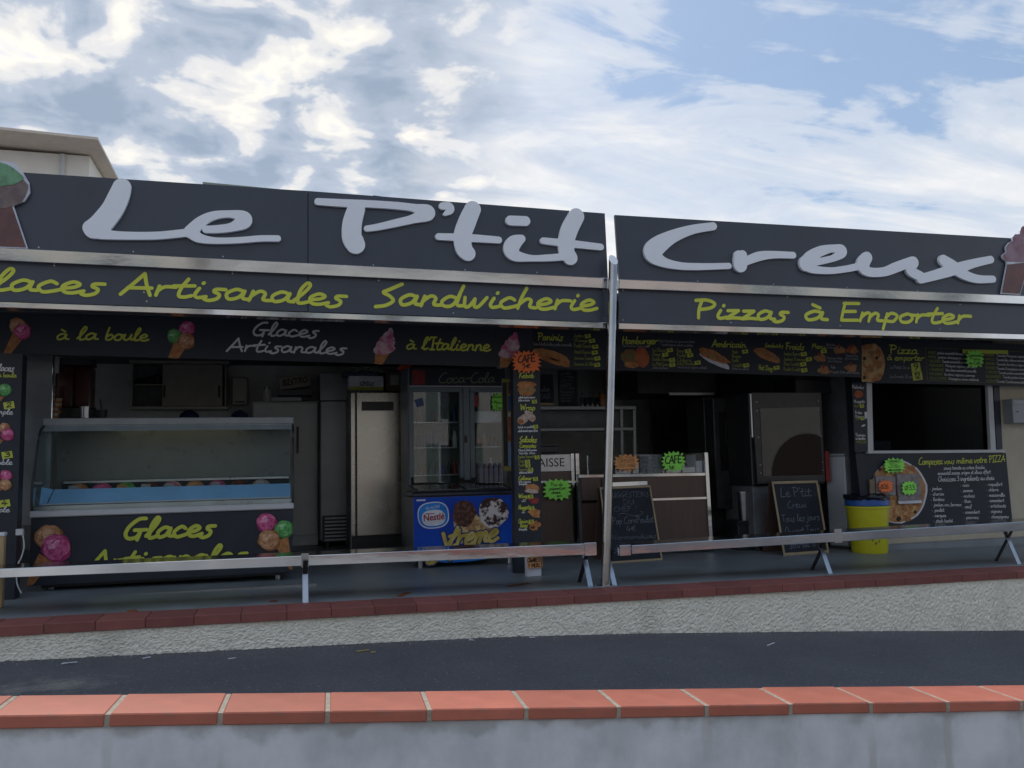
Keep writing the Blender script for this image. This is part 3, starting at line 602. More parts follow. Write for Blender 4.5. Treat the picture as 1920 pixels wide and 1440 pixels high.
# tile to tile colour differences
for m_ in (terra, terra2):
    tt = m_.node_tree; bb = tt.nodes['Principled BSDF']; sc_ = bb.inputs['Base Color'].links[0].from_socket
    oi = tt.nodes.new('ShaderNodeObjectInfo'); hs_ = tt.nodes.new('ShaderNodeHueSaturation'); mv = tt.nodes.new('ShaderNodeMapRange'); tt.links.new(oi.outputs['Random'], mv.inputs[0]); mv.inputs[3].default_value = .88; mv.inputs[4].default_value = 1.1
    tt.links.new(mv.outputs[0], hs_.inputs['Value']); tt.links.new(sc_, hs_.inputs['Color'])
    # dark pits and pale scuffs
    tcx = tt.nodes.new('ShaderNodeTexCoord'); np_ = tt.nodes.new('ShaderNodeTexNoise'); np_.inputs['Scale'].default_value = 26; np_.inputs['Detail'].default_value = 6; tt.links.new(tcx.outputs['Object'], np_.inputs[0])
    mp_ = tt.nodes.new('ShaderNodeMapRange'); tt.links.new(np_.outputs[0], mp_.inputs[0]); mp_.inputs[1].default_value = .62; mp_.inputs[2].default_value = .74; mp_.inputs[4].default_value = .35
    mq = tt.nodes.new('ShaderNodeMix'); mq.data_type = 'RGBA'; tt.links.new(mp_.outputs[0], mq.inputs[0]); tt.links.new(hs_.outputs[0], mq.inputs[6]); mq.inputs[7].default_value = (.30, .20, .17, 1)
    tt.links.new(mq.outputs[2], bb.inputs['Base Color'])

# ---------------------------------------------------------------- shop building
YB = 8.35        # line of the menu boards and of the open front
YW = 8.90        # pizza hatch wall
hatch_shade = mat('hatch_shade_black', (.045,.047,.052), .6)  # black of the sheet added to darken the hatch room
sb = empty('snack_bar_building', (3, 10, FZ(3)), 'low snack bar building with open front and flat roof', 'building')
XL, XR = -3.6, 12.5
XK = P(1603, 800, YW).x
bx('back_wall', int_wall, sb, XL, XR, 12.75, 12.9, -1.4, 1.5)
bx('side_wall', int_wall, sb, XL-.15, XL, YB, 12.75, -1.4, 1.5)
bx('end_wall', cream_w, sb, XR, XR+.15, YW+.2, 12.75, -1.4, 1.5)
bx('roof', int_dark, sb, XL-.2, XR+.3, YB-.1, 13.0, 1.50, 1.62)
bx('ceiling', int_dark, sb, XL, XR, YB+.1, 12.75, 1.46, 1.495)
bx('partition', int_dark, sb, XK+.02, XK+.1, YW+.15, 12.75, -1.4, 1.46)
bx('partition', int_wall, sb, 2.72, 2.80, 10.3, 12.75, -1.4, 1.46)
# cream front wall with the pizza hatch
wx0, wx1, wz0, wz1 = pxbox(1636, 716, 1858, 848, YW)
cx1 = P(1872, 800, YW).x
bx('front_wall', panel_in, sb, XK, wx0, YW, YW+.14, FZ(8)-.1, 1.46, 0)
bx('front_wall', panel_in, sb, wx1, cx1, YW, YW+.14, wz0, 1.46, 0)
bx('front_wall', panel_in, sb, wx0, wx1, YW, YW+.14, wz1, 1.46, 0)
bx('front_wall', cream_w, sb, wx0, cx1, YW, YW+.14, FZ(8)-.1, wz0, 0)
bx('front_wall', cream_w, sb, cx1, XR+.15, YW-.012, YW+.2, FZ(9)-.15, 1.46, 0)
bx('plinth', concrete, sb, XK, XR, YW-.10, YW-.02, FZ(9)-.1, FZ(9)+.09, .006)
bx('hatch_shade_sheet', hatch_shade, sb, XK+.12, XR, YW+1.1, YW+1.16, -1.4, 1.45, 0)  # added black sheet, stands in for the shade inside the hatch
# awning soffit between the fascia and the boards
mb = MB(); mb.hexa([(-4, 7.36, 1.30), (8.6, 7.36, 1.30), (8.6, YB-.01, 1.415), (-4, YB-.01, 1.415), (-4, 7.36, 1.34), (8.6, 7.36, 1.34), (8.6, YB-.01, 1.455), (-4, YB-.01, 1.455)])
mb.build('soffit', ceil_m, sb)
mb = MB(); mb.hexa([(8.6, 7.36, 1.30), (12, 7.36, 1.30), (12, YW-.02, 1.455), (8.6, YW-.02, 1.455), (8.6, 7.36, 1.34), (12, 7.36, 1.34), (12, YW-.02, 1.495), (8.6, YW-.02, 1.495)])
mb.build('soffit', ceil_m, sb)
bx('roof_deck', int_dark, sb, -4, 12, 7.4, YB-.11, 1.52, 1.60)
for x in (-2.6, -.6, 1.4, 4.2, 6.2, 8.2, 10.4): bx('awning_beam', blackm, sb, x, x+.06, 7.36, YB-.12, 1.456, 1.515, .003)

# ---------------------------------------------------------------- fascia signs
YF = 7.30
greym0 = mat('seam_grey', (.16,.18,.21), .6)
def seg_letter(parent, strokes_, sc, ox, oy, Y, depth, res=.0065, name='letter'):
    """union of round-ended variable-width strokes traced from the photo, extruded"""
    disc = []
    for st_ in strokes_:
        for q in (crom(st_, 14) if len(st_) > 2 else [tuple(st_[0][m_]+(st_[1][m_]-st_[0][m_])*j_/40 for m_ in range(3)) for j_ in range(41)]):
            px, py = ox+q[0]/sc, oy+q[1]/sc; p = P(px, py, Y); k = (P(px+1, py, Y)-p).length
            kz = (P(px, py-1, Y)-p).length
            disc.append((p.x, p.z, q[2]/sc/2*(k+kz)/2))
    # densify
    d = np.array(disc); lo = (d[:, :2]-d[:, 2:]).min(0)-res*2; hi = (d[:, :2]+d[:, 2:]).max(0)+res*2
    nx_, nz_ = int((hi[0]-lo[0])/res)+2, int((hi[1]-lo[1])/res)+2
    gx = lo[0]+np.arange(nx_)*res; gz = lo[1]+np.arange(nz_)*res; X, Z = np.meshgrid(gx, gz, indexing='ij')
    f = np.full(X.shape, 1e9)
    for a in range(len(d)):
        f = np.minimum(f, np.hypot(X-d[a, 0], Z-d[a, 1])-d[a, 2])
    mb = MB(); vid = {}
    def vert(key, x, z):
        if key not in vid: vid[key] = len(mb.v); mb.v.append(Vector((x, Y-depth, z)))
        return vid[key]
    rim = []
    ins = f < 0
    act = ins[:-1, :-1] | ins[1:, :-1] | ins[1:, 1:] | ins[:-1, 1:]
    for i, j in zip(*np.nonzero(act)):
        cs = [(i, j), (i+1, j), (i+1, j+1), (i, j+1)]; face = []; cr_ = []
        for a in range(4):
            c0, c1 = cs[a], cs[(a+1) % 4]; f0, f1 = f[c0], f[c1]
            if f0 < 0: face.append(vert(c0, gx[c0[0]], gz[c0[1]]))
            if (f0 < 0) != (f1 < 0):
                t_ = f0/(f0-f1); key = (min(c0, c1), max(c0, c1))
                vv = vert(key, gx[c0[0]]+(gx[c1[0]]-gx[c0[0]])*t_, gz[c0[1]]+(gz[c1[1]]-gz[c0[1]])*t_)
                face.append(vv); cr_.append(vv)
        if len(face) >= 3: mb.f.append(tuple(face))
        if len(cr_) == 2: rim.append(tuple(cr_))
    bk = {}
    for a, b_ in rim:
        for q in (a, b_):
            if q not in bk: bk[q] = len(mb.v); mb.v.append(mb.v[q]+Vector((0, depth-.002, 0)))
        mb.f.append((a, b_, bk[b_], bk[a]))
    return mb.build(name, lilac, parent)
def trim(parent, name, a0, a1, b0, b1, Y, depth, m=steel):   # px: top-left, top-right, bottom-left, bottom-right
    return cslab(name, m, parent, [a0, a1, b1, b0], Y, depth, bevel=.004)
def screws(parent, pts, Y):
    mb = MB()
    for px, py in pts:
        p = P(px, py, Y); mb.slab([p+Vector((.006*math.cos(q), 0, .006*math.sin(q))) for q in [6.283*i/8 for i in range(8)]], (0, -.004, 0))
    o = mb.build('screws', steel2, parent); o['kind'] = 'stuff'; return o
ls = empty('shop_sign', P(560, 615, YF), 'long dark fascia sign with raised words Le P\u2019tit and yellow Glaces Artisanales Sandwicherie', 'sign')
cslab('sign_panel', panel, ls, [(-170, 309.5), (576.5, 358), (576.5, 494.5), (-170, 455)], YF, .03)
cslab('sign_panel', panel, ls, [(578.5, 358), (1134, 400), (1140, 521), (578.5, 494.5)], YF, .03)
cslab('seam_strip', greym0, ls, [(574, 357.5), (581, 358.5), (581, 496), (574, 496)], YF+.028, .01)
trim(ls, 'upper_trim', (-170, 455.5), (1141, 521.5), (-170, 480.5), (1141, 541), YF-.05, .10)
cslab('seam_strip', panel, ls, [(572, 513), (583, 513), (583, 585), (572, 584)], YF+.031, .006)
cslab('text_panel', panel, ls, [(-170, 481), (576.5, 514), (576.5, 584), (-170, 559)], YF, .03)
cslab('text_panel', panel, ls, [(578.5, 514), (1141, 541.5), (1141, 604.5), (578.5, 584)], YF, .03)
trim(ls, 'lower_trim', (-170, 559.5), (1141, 605), (-170, 570.5), (1141, 616), YF-.05, .14)
screws(ls, [(73, 464), (250, 472), (418, 481), (700, 497), (872, 506), (1007, 511), (102, 498), (270, 541+7), (436, 513), (710, 526), (985, 540), (275, 565), (850, 587), (1132, 545), (1132, 597)], YF-.001)
LET = YF-.001; dp = .035
L1 = (3, 0, 220); L2 = (3, 560, 320); L3 = (2.4, 1120, 380)
seg_letter(ls, [[(690,398,98),(672,450,112),(635,525,118),(575,600,122),(535,632,118)], [(520,628,96),(560,655,72),(640,668,52),(760,672,46),(900,670,46),(1050,655,46)]], *L1, LET, dp)
seg_letter(ls, [[(1075,650,76),(1130,595,62),(1200,560,50),(1290,550,42),(1365,562,64),(1372,590,84),(1310,622,52),(1230,634,46),(1160,636,42)], [(1080,648,80),(1120,683,56),(1210,699,38),(1340,697,36),(1470,687,36),(1562,687,36)]], *L1, LET, dp+.002)
seg_letter(ls, [[(108,180,40),(250,188,44),(400,193,42),(550,203,42),(650,216,46),(722,242,84),(640,277,50),(540,301,44),(440,323,38),(382,331,34)], [(322,222,96),(300,300,106),(298,380,108),(318,420,106)], [(310,400,108),(335,446,34)]], *L2, LET, dp)
seg_letter(ls, [[(805,205,40),(840,205,44),(848,228,42),(818,250,20)]], *L2, LET, dp)
seg_letter(ls, [[(975,222,90),(945,290,98),(918,370,97),(925,440,95),(948,470,84)], [(784,376,38),(950,383,44),(1120,395,38)]], *L2, LET, dp)
seg_letter(ls, [[(1186,286,54),(1270,289,54)], [(1248,388,44),(1206,412,82),(1190,448,86),(1215,482,64),(1300,497,36),(1400,495,38),(1495,488,40)]], *L2, LET, dp+.002)
seg_letter(ls, [[(1556,262,88),(1520,330,94),(1500,400,90),(1502,460,88),(1522,494,80)], [(1370,399,36),(1530,416,42),(1692,434,36)]], *L2, LET, dp)
for l in [('Glaces', -86, 541, 192, 551, 41), ('Artisanales', 228, 551, 646, 573, 40), ('Sandwicherie', 702, 571, 1116, 582, 40)]: lettering(ls, yellow, [l], YF, .165, 'lettering', .22, 6)
# ice cream cut-out that ends the sign on the left
o_ = [(-95, 322), (-60, 300), (-30, 297), (0, 301), (28, 305), (42, 322), (55, 343), (56, 362), (46, 377), (25, 385), (52, 466), (-72, 461), (-48, 388), (-80, 372), (-98, 348)]
mb = MB(); mb.slab([P(x, y, YF-.03) for x, y in o_], (0, .02, 0)); cone = mb.build('ice_cream_cutout', p_white, ls)
flatpoly(cone, 'cone', p_fcone, [(-44, 380), (22, 385), (49, 464), (-68, 459)], YF-.03)
blob(cone, 'scoop', p_fbrown, 4, 355, 47, 36, YF-.03, .005, seed=3, amp=.05)
blob(cone, 'scoop', p_fgreen, -24, 325, 64, 25, YF-.03, .008, seed=4, amp=.06, rot=.12)

rs = empty('shop_sign', P(1540, 640, YF), 'dark fascia sign with raised word Creux and yellow Pizzas \u00e0 Emporter, right of the post', 'sign')
cslab('sign_panel', panel, rs, [(1153, 403), (2100, 458.5), (2100, 561.5), (1161, 523)], YF, .03)
trim(rs, 'upper_trim', (1161, 523.5), (2100, 562), (1161, 541), (2100, 577), YF-.05, .10)
cslab('text_panel', panel, rs, [(1161, 541.5), (2100, 577.5), (2100, 631), (1160, 605)], YF, .03)
trim(rs, 'lower_trim', (1160, 605.5), (2100, 631.5), (1160, 617), (2100, 641), YF-.05, .14)
screws(rs, [(1308, 527), (1450, 533), (1588, 539), (1720, 545), (1168, 545), (1476, 557), (1800, 571), (1168, 600), (1370, 605), (1575, 611), (1762, 617)], YF-.001)
seg_letter(rs, [[(514,110,34),(420,125,40),(330,157,56),(262,200,80),(244,232,78),(285,268,46),(360,287,33),(450,291,30),(584,288,26)]], *L3, LET, dp)
seg_letter(rs, [[(645,240,42),(636,262,62),(640,288,42)], [(628,240,40),(636,285,60)], [(655,270,34),(715,246,40),(780,238,32),(872,240,28)]], *L3, LET, dp+.002)
seg_letter(rs, [[(930,280,60),(955,245,50),(1000,220,42),(1060,209,32),(1090,222,50),(1060,250,30),(1000,266,28),(965,274,26)], [(930,276,62),(965,302,36),(1040,309,28),(1110,301,28),(1165,290,30)]], *L3, LET, dp)
seg_letter(rs, [[(1204,250,48),(1186,284,58),(1212,314,40),(1280,314,38),(1340,292,42),(1404,268,40)], [(1412,272,48),(1400,308,44),(1445,335,40)]], *L3, LET, dp+.002)
seg_letter(rs, [[(1445,346,38),(1520,326,42),(1600,302,46),(1680,277,36),(1760,259,30)], [(1548,262,44),(1592,292,52),(1640,326,42),(1700,346,34),(1770,347,28)]], *L3, LET, dp)
for l in [('Pizzas', 1302, 596, 1476, 601, 34), ('\u00e0', 1506, 600, 1548, 601, 34), ('Emporter', 1572, 601, 1816, 607, 33)]: lettering(rs, yellow, [l], YF, .185, 'lettering', .2, 6)
q_ = [(1080,205),(1035,235),(1018,290),(1010,350),(930,350),(885,400),(888,465),(830,490),(772,570),(785,650),(715,705),(712,735),(730,770),(790,815),(792,870),(700,1355),(1015,1375),(1180,830),(1260,790),(1290,720),(1230,650),(1240,560),(1170,480),(1180,400),(1120,340),(1130,260)]
o_ = [(1800+x/9, 400+y/9) for x, y in q_]
mb = MB(); mb.slab([P(x, y, YF-.03) for x, y in o_], (0, .02, 0)); cone = mb.build('ice_cream_cutout', p_white, rs)
cxm = sum(p[0] for p in o_)/len(o_); cym = sum(p[1] for p in o_)/len(o_)
sh = [(cxm+(x-cxm)*.955, cym+(y-cym)*.975) for x, y in o_]
flatpoly(cone, 'swirl', prn('print_mauve', (.36,.25,.30), (.26,.15,.18), 6), sh[:14]+sh[17:], YF-.03, .004)
flatpoly(cone, 'cone', prn('print_dull_cone', (.22,.12,.11), (.17,.10,.10), 8), [sh[14], sh[15], sh[16], sh[17]], YF-.03, .006)

# steel post between the two signs, slanted cut on top
mb = MB(); pb = PF(1137, 1099); pb.y = 7.17; pt = P(1150, 488, 7.17); n_ = 20; r_ = .042
bot_ = [Vector((pb.x+r_*math.cos(6.2832*i/n_), pb.y+r_*math.sin(6.2832*i/n_), FZ(pb.x))) for i in range(n_)]
top_ = [Vector((pt.x+r_*math.cos(6.2832*i/n_), pt.y+r_*math.sin(6.2832*i/n_), pt.z+.055*math.sin(6.2832*i/n_))) for i in range(n_)]
mb.add(bot_+top_, [tuple(range(n_)), tuple(range(n_, 2*n_))]+[(i, (i+1) % n_, n_+(i+1) % n_, n_+i) for i in range(n_)])
pe = empty('steel_post', pb, 'round stainless steel post with slanted top standing between the two signs', 'post')
mb.build('tube', steel_tube, pe, smooth=True)
capb = MB(); capb.slab([q+Vector((0, 0, .002)) for q in top_], (0, 0, .004)); capb.build('cap', lilac, pe)
bs = MB(); bs.lathe((pb.x, pb.y, FZ(pb.x)), [(.075, -.002), (.075, .008), (.05, .01)], 20); bs.build('base_flange', steel2, pe)

# ---------------------------------------------------------------- things behind: left house, neighbour's roof edge
YH = 17.0
hc = P(183, 262, YH); hs = empty('house', (hc.x-4, YH+3, -2), 'cream house with wide eaves behind the sign at far left', 'house')
hz = hc.z
xw = P(168, 300, YH+.9).x
mb = MB()
e = [hc, P(-260, 215, YH), P(-260, 215, YH)+Vector((-.5, 9, 0)), hc+Vector((-.15, 9, 0))]
mb.slab(e, (0, 0, .05)); mb.build('roof', house_t, hs)
bx('wall', house_w, hs, xw-9, xw, YH+.9, YH+8.5, -2, hz-.02)
mb = MB(); dxp = P(118, 290, YH+.86); mb.tube([(dxp.x, YH+.85, -2), (dxp.x, YH+.85, hz-.04)], .05, 8); mb.build('downpipe', white_e, hs)
bx('shutter', alu, hs, xw-.02, xw+.45, YH+1.6, YH+1.66, hz-1.9, hz-.5)
for i in range(6): bx('shutter_slat', mat('brown_slat', (.18,.14,.12), .7), hs, xw+.01+.07*i, xw+.04+.07*i, YH+1.57, YH+1.6, hz-1.85, hz-.55)
nbq = empty('flat_roof', P(470, 356, 9.6), 'pale weathered flat roof edge peeping over the sign right of the first word', 'roof')
cslab('roof_edge', mat('weathered_sheet', (.30,.33,.28), .7), nbq, [(380, 341), (560, 358), (560, 400), (380, 400)], 9.6, 1.5)
mb = MB(); mb.hexa([P(700, 367, 7.36)+Vector(v_) for v_ in ((0,0,-.05),(.3,0,-.07),(.3,.2,-.07),(0,.2,-.05),(0,0,.005),(.3,0,-.02),(.3,.2,-.02),(0,.2,.005))])
mb.build('roof_felt', blackm, label='ragged black felt scrap lying on top of the sign above the P', cat='roofing')

# ================================================================ OBJECTS
def words(parent, m, lines, Y, th=.15, slant=0., k=3, lift=.003, name='lettering'):
    for l in lines: lettering(parent, m, [l], Y, th, name, slant, k, lift)
def star(px, py, rx, ry, Y, m, label, lines=(), n=16, seed=0, inner=.76, th=.11, extra=None):
    pts = starpts(px, py, rx, ry, Y, n, inner, seed)
    o = MB().slab(pts, (0, .003, 0)).build('star_card', m, label=label, cat='price card', group='neon star cards')
    words(o, ink, lines, Y, th, lift=.002)
    return o
def tag(parent, px, py, Y, txt='', sx=5.5, sy=3.6, rot=-.16):
    c, s_ = math.cos(rot), math.sin(rot)
    q = [(px+a*sx*c-b*sy*s_, py+a*sx*s_+b*sy*c) for a, b in ((-1,-1),(1,-1),(1.05,1),(-.95,1))]
    o = flatpoly(parent, 'price_tag', yel_in, q, Y, .004)
    if txt: lettering(o, ink, [(txt, px-sx*.55, py+sy*.65-.2*sx*rot*-1, px+sx*.6, py+sy*.65+sx*rot, sy*1.35)], Y-.004, .2, lift=.002)
    return o
SHD = {p_pink: (p_pink_d, p_pink_l), p_green: (p_green_d, p_green_l), p_van: (p_van_d, p_van_l)}
def scoop(parent, m, px, py, r, Y, lift, seed=1):
    d_, l_ = SHD[m]
    o = blob(parent, 'scoop_print', d_, px, py, r, r*.95, Y, lift, seed=seed, amp=.07)
    blob(o, 'scoop_print', m, px-r*.05, py-r*.07, r*.90, r*.84, Y, lift+.0006, seed=seed+1, amp=.09)
    blob(o, 'scoop_print', l_, px-r*.26, py-r*.30, r*.42, r*.30, Y, lift+.0012, seed=seed+2, amp=.28, rot=-.5)
    if r > 9:
        for k in range(3):
            a = 1.2+k*1.7+seed; blob(o, 'crack_print', d_, px+r*.5*math.cos(a), py+r*.48*math.sin(a), r*.22, r*.045, Y, lift+.0014+.0003*k, seed=seed+k, amp=.3, rot=a+1.2, n=14)
    return o

# ---------------------------------------------------------------- benches along the terrace edge
def bench(label, tl, tr, bl, br, legs, joints, ends):
    Y = 7.17; dep = .34
    a, b, c, d = P(*tl, Y), P(*tr, Y), P(*br, Y), P(*bl, Y)
    root = empty('bench', (a+b)/2*1+Vector((0, .15, FZ((a.x+b.x)/2)-(a.z+b.z)/2)), label, 'bench', 'steel benches on the terrace edge')
    t_ = Vector((0, 0, -.018))
    mb = MB(); mb.hexa([a+t_+Vector((0,.002,0)), b+t_+Vector((0,.002,0)), b+t_+Vector((0,dep,0)), a+t_+Vector((0,dep,0)), a+Vector((0,.002,0)), b+Vector((0,.002,0)), b+Vector((0,dep,0)), a+Vector((0,dep,0))])
    mb.build('seat', mat('bench_top', (.30,.29,.28), .16, 1, var=.2, scale=3, bump=.05, bscale=3), root, bevel=.003)
    mb = MB(); mb.slab([a+Vector((0,0,.003)), b+Vector((0,0,.003)), c, d], (0, -.02, 0)); mb.build('front_rail', steel, root, bevel=.004)
    mb = MB(); mb.slab([a+t_+Vector((0,dep-.02,-.001)), b+t_+Vector((0,dep-.02,-.001)), c+Vector((0,dep-.02,0)), d+Vector((0,dep-.02,0))], (0, .018, 0)); mb.build('back_rail', steel2, root)
    for px, py in legs:
        f = PF(px, py); z1 = a.z+(b.z-a.z)*(f.x-a.x)/(b.x-a.x)-.03; hw = .024
        top = Vector((f.x, f.y+.19, z1)); bot = Vector((f.x, f.y, FZ(f.x)))
        n_ = Vector((0, (z1-bot.z), .19)).normalized()*.012; n_ = Vector((0, -.011, .006))
        mb = MB(); w_ = Vector((hw, 0, 0))
        mb.hexa([bot-w_, bot+w_, bot+w_-n_, bot-w_-n_, top-w_, top+w_, top+w_-n_, top-w_-n_]); mb.build('leg', steel2, root, bevel=.002)
        top2 = Vector((f.x, f.y+.02, z1)); bot2 = Vector((f.x, f.y+.30, FZ(f.x)))
        mb = MB(); mb.hexa([bot2-w_*.8, bot2+w_*.8, bot2+w_*.8+Vector((0,.01,0)), bot2-w_*.8+Vector((0,.01,0)), top2-w_*.8, top2+w_*.8, top2+w_*.8+Vector((0,.01,0)), top2-w_*.8+Vector((0,.01,0))]); mb.build('brace', blackm, root)
    for px, py in joints: cbox('joint_plate', steel2, root, px-7, py-11, px+7, py+15, Y-.024, .012, .002)
    for x0, x1, yt, yb in ends: cbox('end_cap', steel, root, x0, yt, x1, yb, Y-.03, .05, .003)
bench('long steel bench left of the post in front of the ice cream display', (-120, 1072), (1096, 1019.5), (-120, 1088), (1096, 1040), [(-62, 1161), (573, 1131), (1108, 1100)], [(572, 1049)], [(1096, 1119, 1017.5, 1042)])
bench('long steel bench right of the post in front of the chalkboards', (1183, 1023), (2060, 969.5), (1183, 1038.5), (2060, 986), [(1153, 1098), (1558, 1076), (1912, 1058)], [(1572, 1003)], [(1162, 1183, 1022, 1042)])

# ---------------------------------------------------------------- overhead menu boards
YM = 8.50
b1 = empty('menu_board', P(480, 680, YB), 'long dark board above the ice cream display reading \u00e0 la boule and \u00e0 l\u2019Italienne', 'menu board')
cslab('board', panel_in, b1, [(-140, 560), (1000, 600), (1000, 689.5), (-140, 658.5)], YB, .03)
words(b1, yel_in, [('\u00e0', 105, 637, 127, 637, 22), ('la', 144, 637, 182, 637, 24), ('boule', 196, 637, 277, 639, 23), ('\u00e0', 761, 655, 779, 655, 20), ("l'Italienne", 790, 655, 918, 658, 23)], YB, .15, .15, 5)
words(b1, greyt, [('Glaces', 472, 629, 596, 632, 25), ('Artisanales', 426, 658, 648, 664, 24)], YB, .15, .15, 5)
def ice2(parent, x, y, s_, Y):
    flatpoly(parent, 'cone_print', p_cone, [(x-.35*s_, y), (x+.3*s_, y+.3*s_), (x-.55*s_, y+1.35*s_), (x-.95*s_, y+1.3*s_)], Y, .003)
    scoop(parent, p_van, x-.1*s_, y-.35*s_, .5*s_, Y, .005, 3); scoop(parent, p_pink, x+.2*s_, y, .5*s_, Y, .007, 5)
def ice3(parent, x, y, s_, Y, flip=1):
    flatpoly(parent, 'cone_print', p_cone, [(x-.4*s_*flip, y+.2*s_), (x+.35*s_*flip, y+.45*s_), (x-.2*s_*flip, y+1.25*s_), (x-.75*s_*flip, y+1.2*s_)], Y, .003)
    scoop(parent, p_green, x-.4*s_*flip, y, .42*s_, Y, .005, 3); scoop(parent, p_pink, x+.3*s_*flip, y-.4*s_, .44*s_, Y, .007, 5); scoop(parent, p_van, x+.25*s_*flip, y+.3*s_, .47*s_, Y, .009, 6)
def swirl(parent, x, y, s_, Y, lean=.18):
    flatpoly(parent, 'cone_print', p_cone, [(x-.55*s_, y+.25*s_), (x+.25*s_, y+.4*s_), (x-.15*s_, y+1.05*s_), (x-.6*s_, y+1.0*s_)], Y, .003)
    for i, (dx_, dy_, w_, h_) in enumerate(((-.05, .15, .62, .33), (.02, -.12, .55, .30), (.1, -.36, .44, .28), (.2, -.6, .3, .26), (.32, -.82, .15, .22))):
        blob(parent, 'swirl_print', p_swirl, x+dx_*s_, y+dy_*s_, w_*s_, h_*s_, Y, .005+.0015*i, seed=i+2, amp=.05, rot=-.15)
ice2(b1, 36, 622, 32, YB); ice3(b1, 341, 630, 34, YB); swirl(b1, 722, 649, 33, YB); swirl(b1, 956, 656, 32, YB)

b2 = empty('menu_board', P(1310, 705, YM), 'dark sandwich menu board reading Paninis, Hamburger, Am\u00e9ricain and Froids behind the post', 'menu board')
cslab('board', panel_in, b2, [(1001, 598), (1616, 625), (1616, 707.5), (1001, 690)], YM, .03)
words(b2, yel_in, [('Paninis', 1008, 638, 1055, 638, 14), ('Hamburger', 1166, 645, 1232, 645, 14), ('Am\u00e9ricain', 1335, 650, 1398, 652, 13), ('Sandwichs', 1433, 651, 1468, 652, 8), ('Froids', 1473, 655, 1507, 656, 12), ('Menu', 1522, 653, 1547, 654, 9), ('Hot', 1422, 693, 1432, 694, 9), ('Dog', 1435, 694, 1448, 695, 9)], YM, .14, .1, 4)
dim_y = mat('menu_dim_yellow', (.27,.30,.06), .6)
dim_w = mat('menu_dim_white', (.26,.27,.30), .6)
rows = [('Jambon', 1076, 632, 1094), ('3 Fromages', 1076, 641, 1103), ('Poulet Tomate', 1076, 651, 1109), ('Steak Oignons', 1076, 662.5, 1108), ('Serrano Tomate', 1076, 674, 1113), ('Saumon Grill\u00e9', 1076, 685, 1112),
        ('Le Classic', 1223, 659, 1249), ('Cheese', 1223, 667, 1238), ('Double Cheese', 1223, 676, 1254), ("Le P'tit Creux", 1223, 685.5, 1253), ('Bacon', 1269, 660.5, 1283), ('Poulet', 1269, 669, 1286), ('Ch\u00e8vre', 1269, 677.5, 1296), ('\u00e0 la Plancha', 1269, 684, 1302),
        ('Steak', 1372, 662.5, 1383), ('Merguez', 1372, 670.5, 1389), ('Poulet', 1372, 678.5, 1385), ('Complet', 1372, 687, 1393), ('Jambon Beurre', 1469, 666, 1500), ('Jambon Fromage', 1469, 676, 1509), ('Thon Crudit\u00e9', 1469, 685, 1499), ('Poulet Crudit\u00e9', 1469, 695, 1501)]
words(b2, dim_y, [(t_, a, y_, b_, y_+(b_-a)*.02, 6.5) for t_, a, y_, b_ in rows], YM, .16, 0, 2)
words(b2, dim_w, [('A base d huile d olive, pesto, mozzarella', 996, 647, 1072, 649.5, 6), ('Steak hach\u00e9 bun salade oignon', 1166, 650, 1216, 651.5, 4), ('Pain brioch\u00e9 ou sauce au choix', 1235, 641, 1302, 643, 5), ('Tomate oignon salade ou frites', 1239, 648, 1299, 650, 5), ('salade oeuf bacon', 1223, 691, 1253, 692, 4.5), ('oeuf bacon oignon salade', 1270, 690, 1325, 691.5, 4.5), ('frites ou salade', 1372, 693, 1404, 694, 4.5),
    ('Kebab frites', 1549, 648, 1566, 649, 4.5), ('ou boisson', 1549, 653, 1566, 654, 4.5), ('Hamburger frites', 1550, 673, 1579, 674, 4.5), ('plus boisson', 1552, 678.5, 1578, 679.5, 4.5), ('Panini frites', 1586, 668.5, 1609, 669.5, 4.5), ('plus boisson', 1584, 673.5, 1609, 674.5, 4.5), ('Wrap frites', 1558, 690, 1566, 691, 5), ('Nuggets frites plus boisson', 1557, 699, 1611, 701, 5)], YM, .17, 0, 2)
for x, y in [(1102, 630), (1110, 639), (1116, 650), (1115, 661), (1120, 672), (1119.5, 684), (1256, 656.5), (1247, 665), (1260, 675), (1260.5, 684), (1290, 658), (1294, 666), (1308, 680), (1397, 659), (1399, 685), (1507, 664), (1516.5, 673.5), (1506, 683), (1508, 694), (1456, 689.5), (1544.5, 658.5)]: tag(b2, x, y, YM, '4')
def food(parent, nm, m, x, y, rx, ry, Y, rot=0., l=.003, sd=1, amp=.07): return blob(parent, nm, m, x, y, rx, ry, Y, l, seed=sd, amp=amp, rot=rot)
food(b2, 'panini_print', p_fill, 1036, 672, 34, 9, YM, .33); food(b2, 'panini_print', p_bread, 1034, 666, 36, 8.5, YM, .30, .006, 2); food(b2, 'panini_print', p_bread, 1037, 677, 31, 5, YM, .33, .006, 4)
food(b2, 'burger_print', p_sal, 1180, 670, 15, 16, YM, 0, .003, 5, .12); food(b2, 'burger_print', p_bread, 1184, 684, 14, 6, YM, .1, .005, 7); food(b2, 'burger_print', p_bun, 1204, 670, 13, 19, YM, -.22, .006, 8, .03)
food(b2, 'sandwich_print', p_white, 1340, 676, 31, 7, YM, .47); food(b2, 'sandwich_print', p_bread, 1338, 667, 31, 9, YM, .42, .005, 3, .12); food(b2, 'sandwich_print', p_fill, 1342, 670, 22, 4, YM, .42, .007, 6, .15)
food(b2, 'hot_dog_print', p_bread, 1438, 666, 27, 9, YM, .44); food(b2, 'hot_dog_print', p_fill, 1440, 665, 25, 4.5, YM, .44, .005, 6)
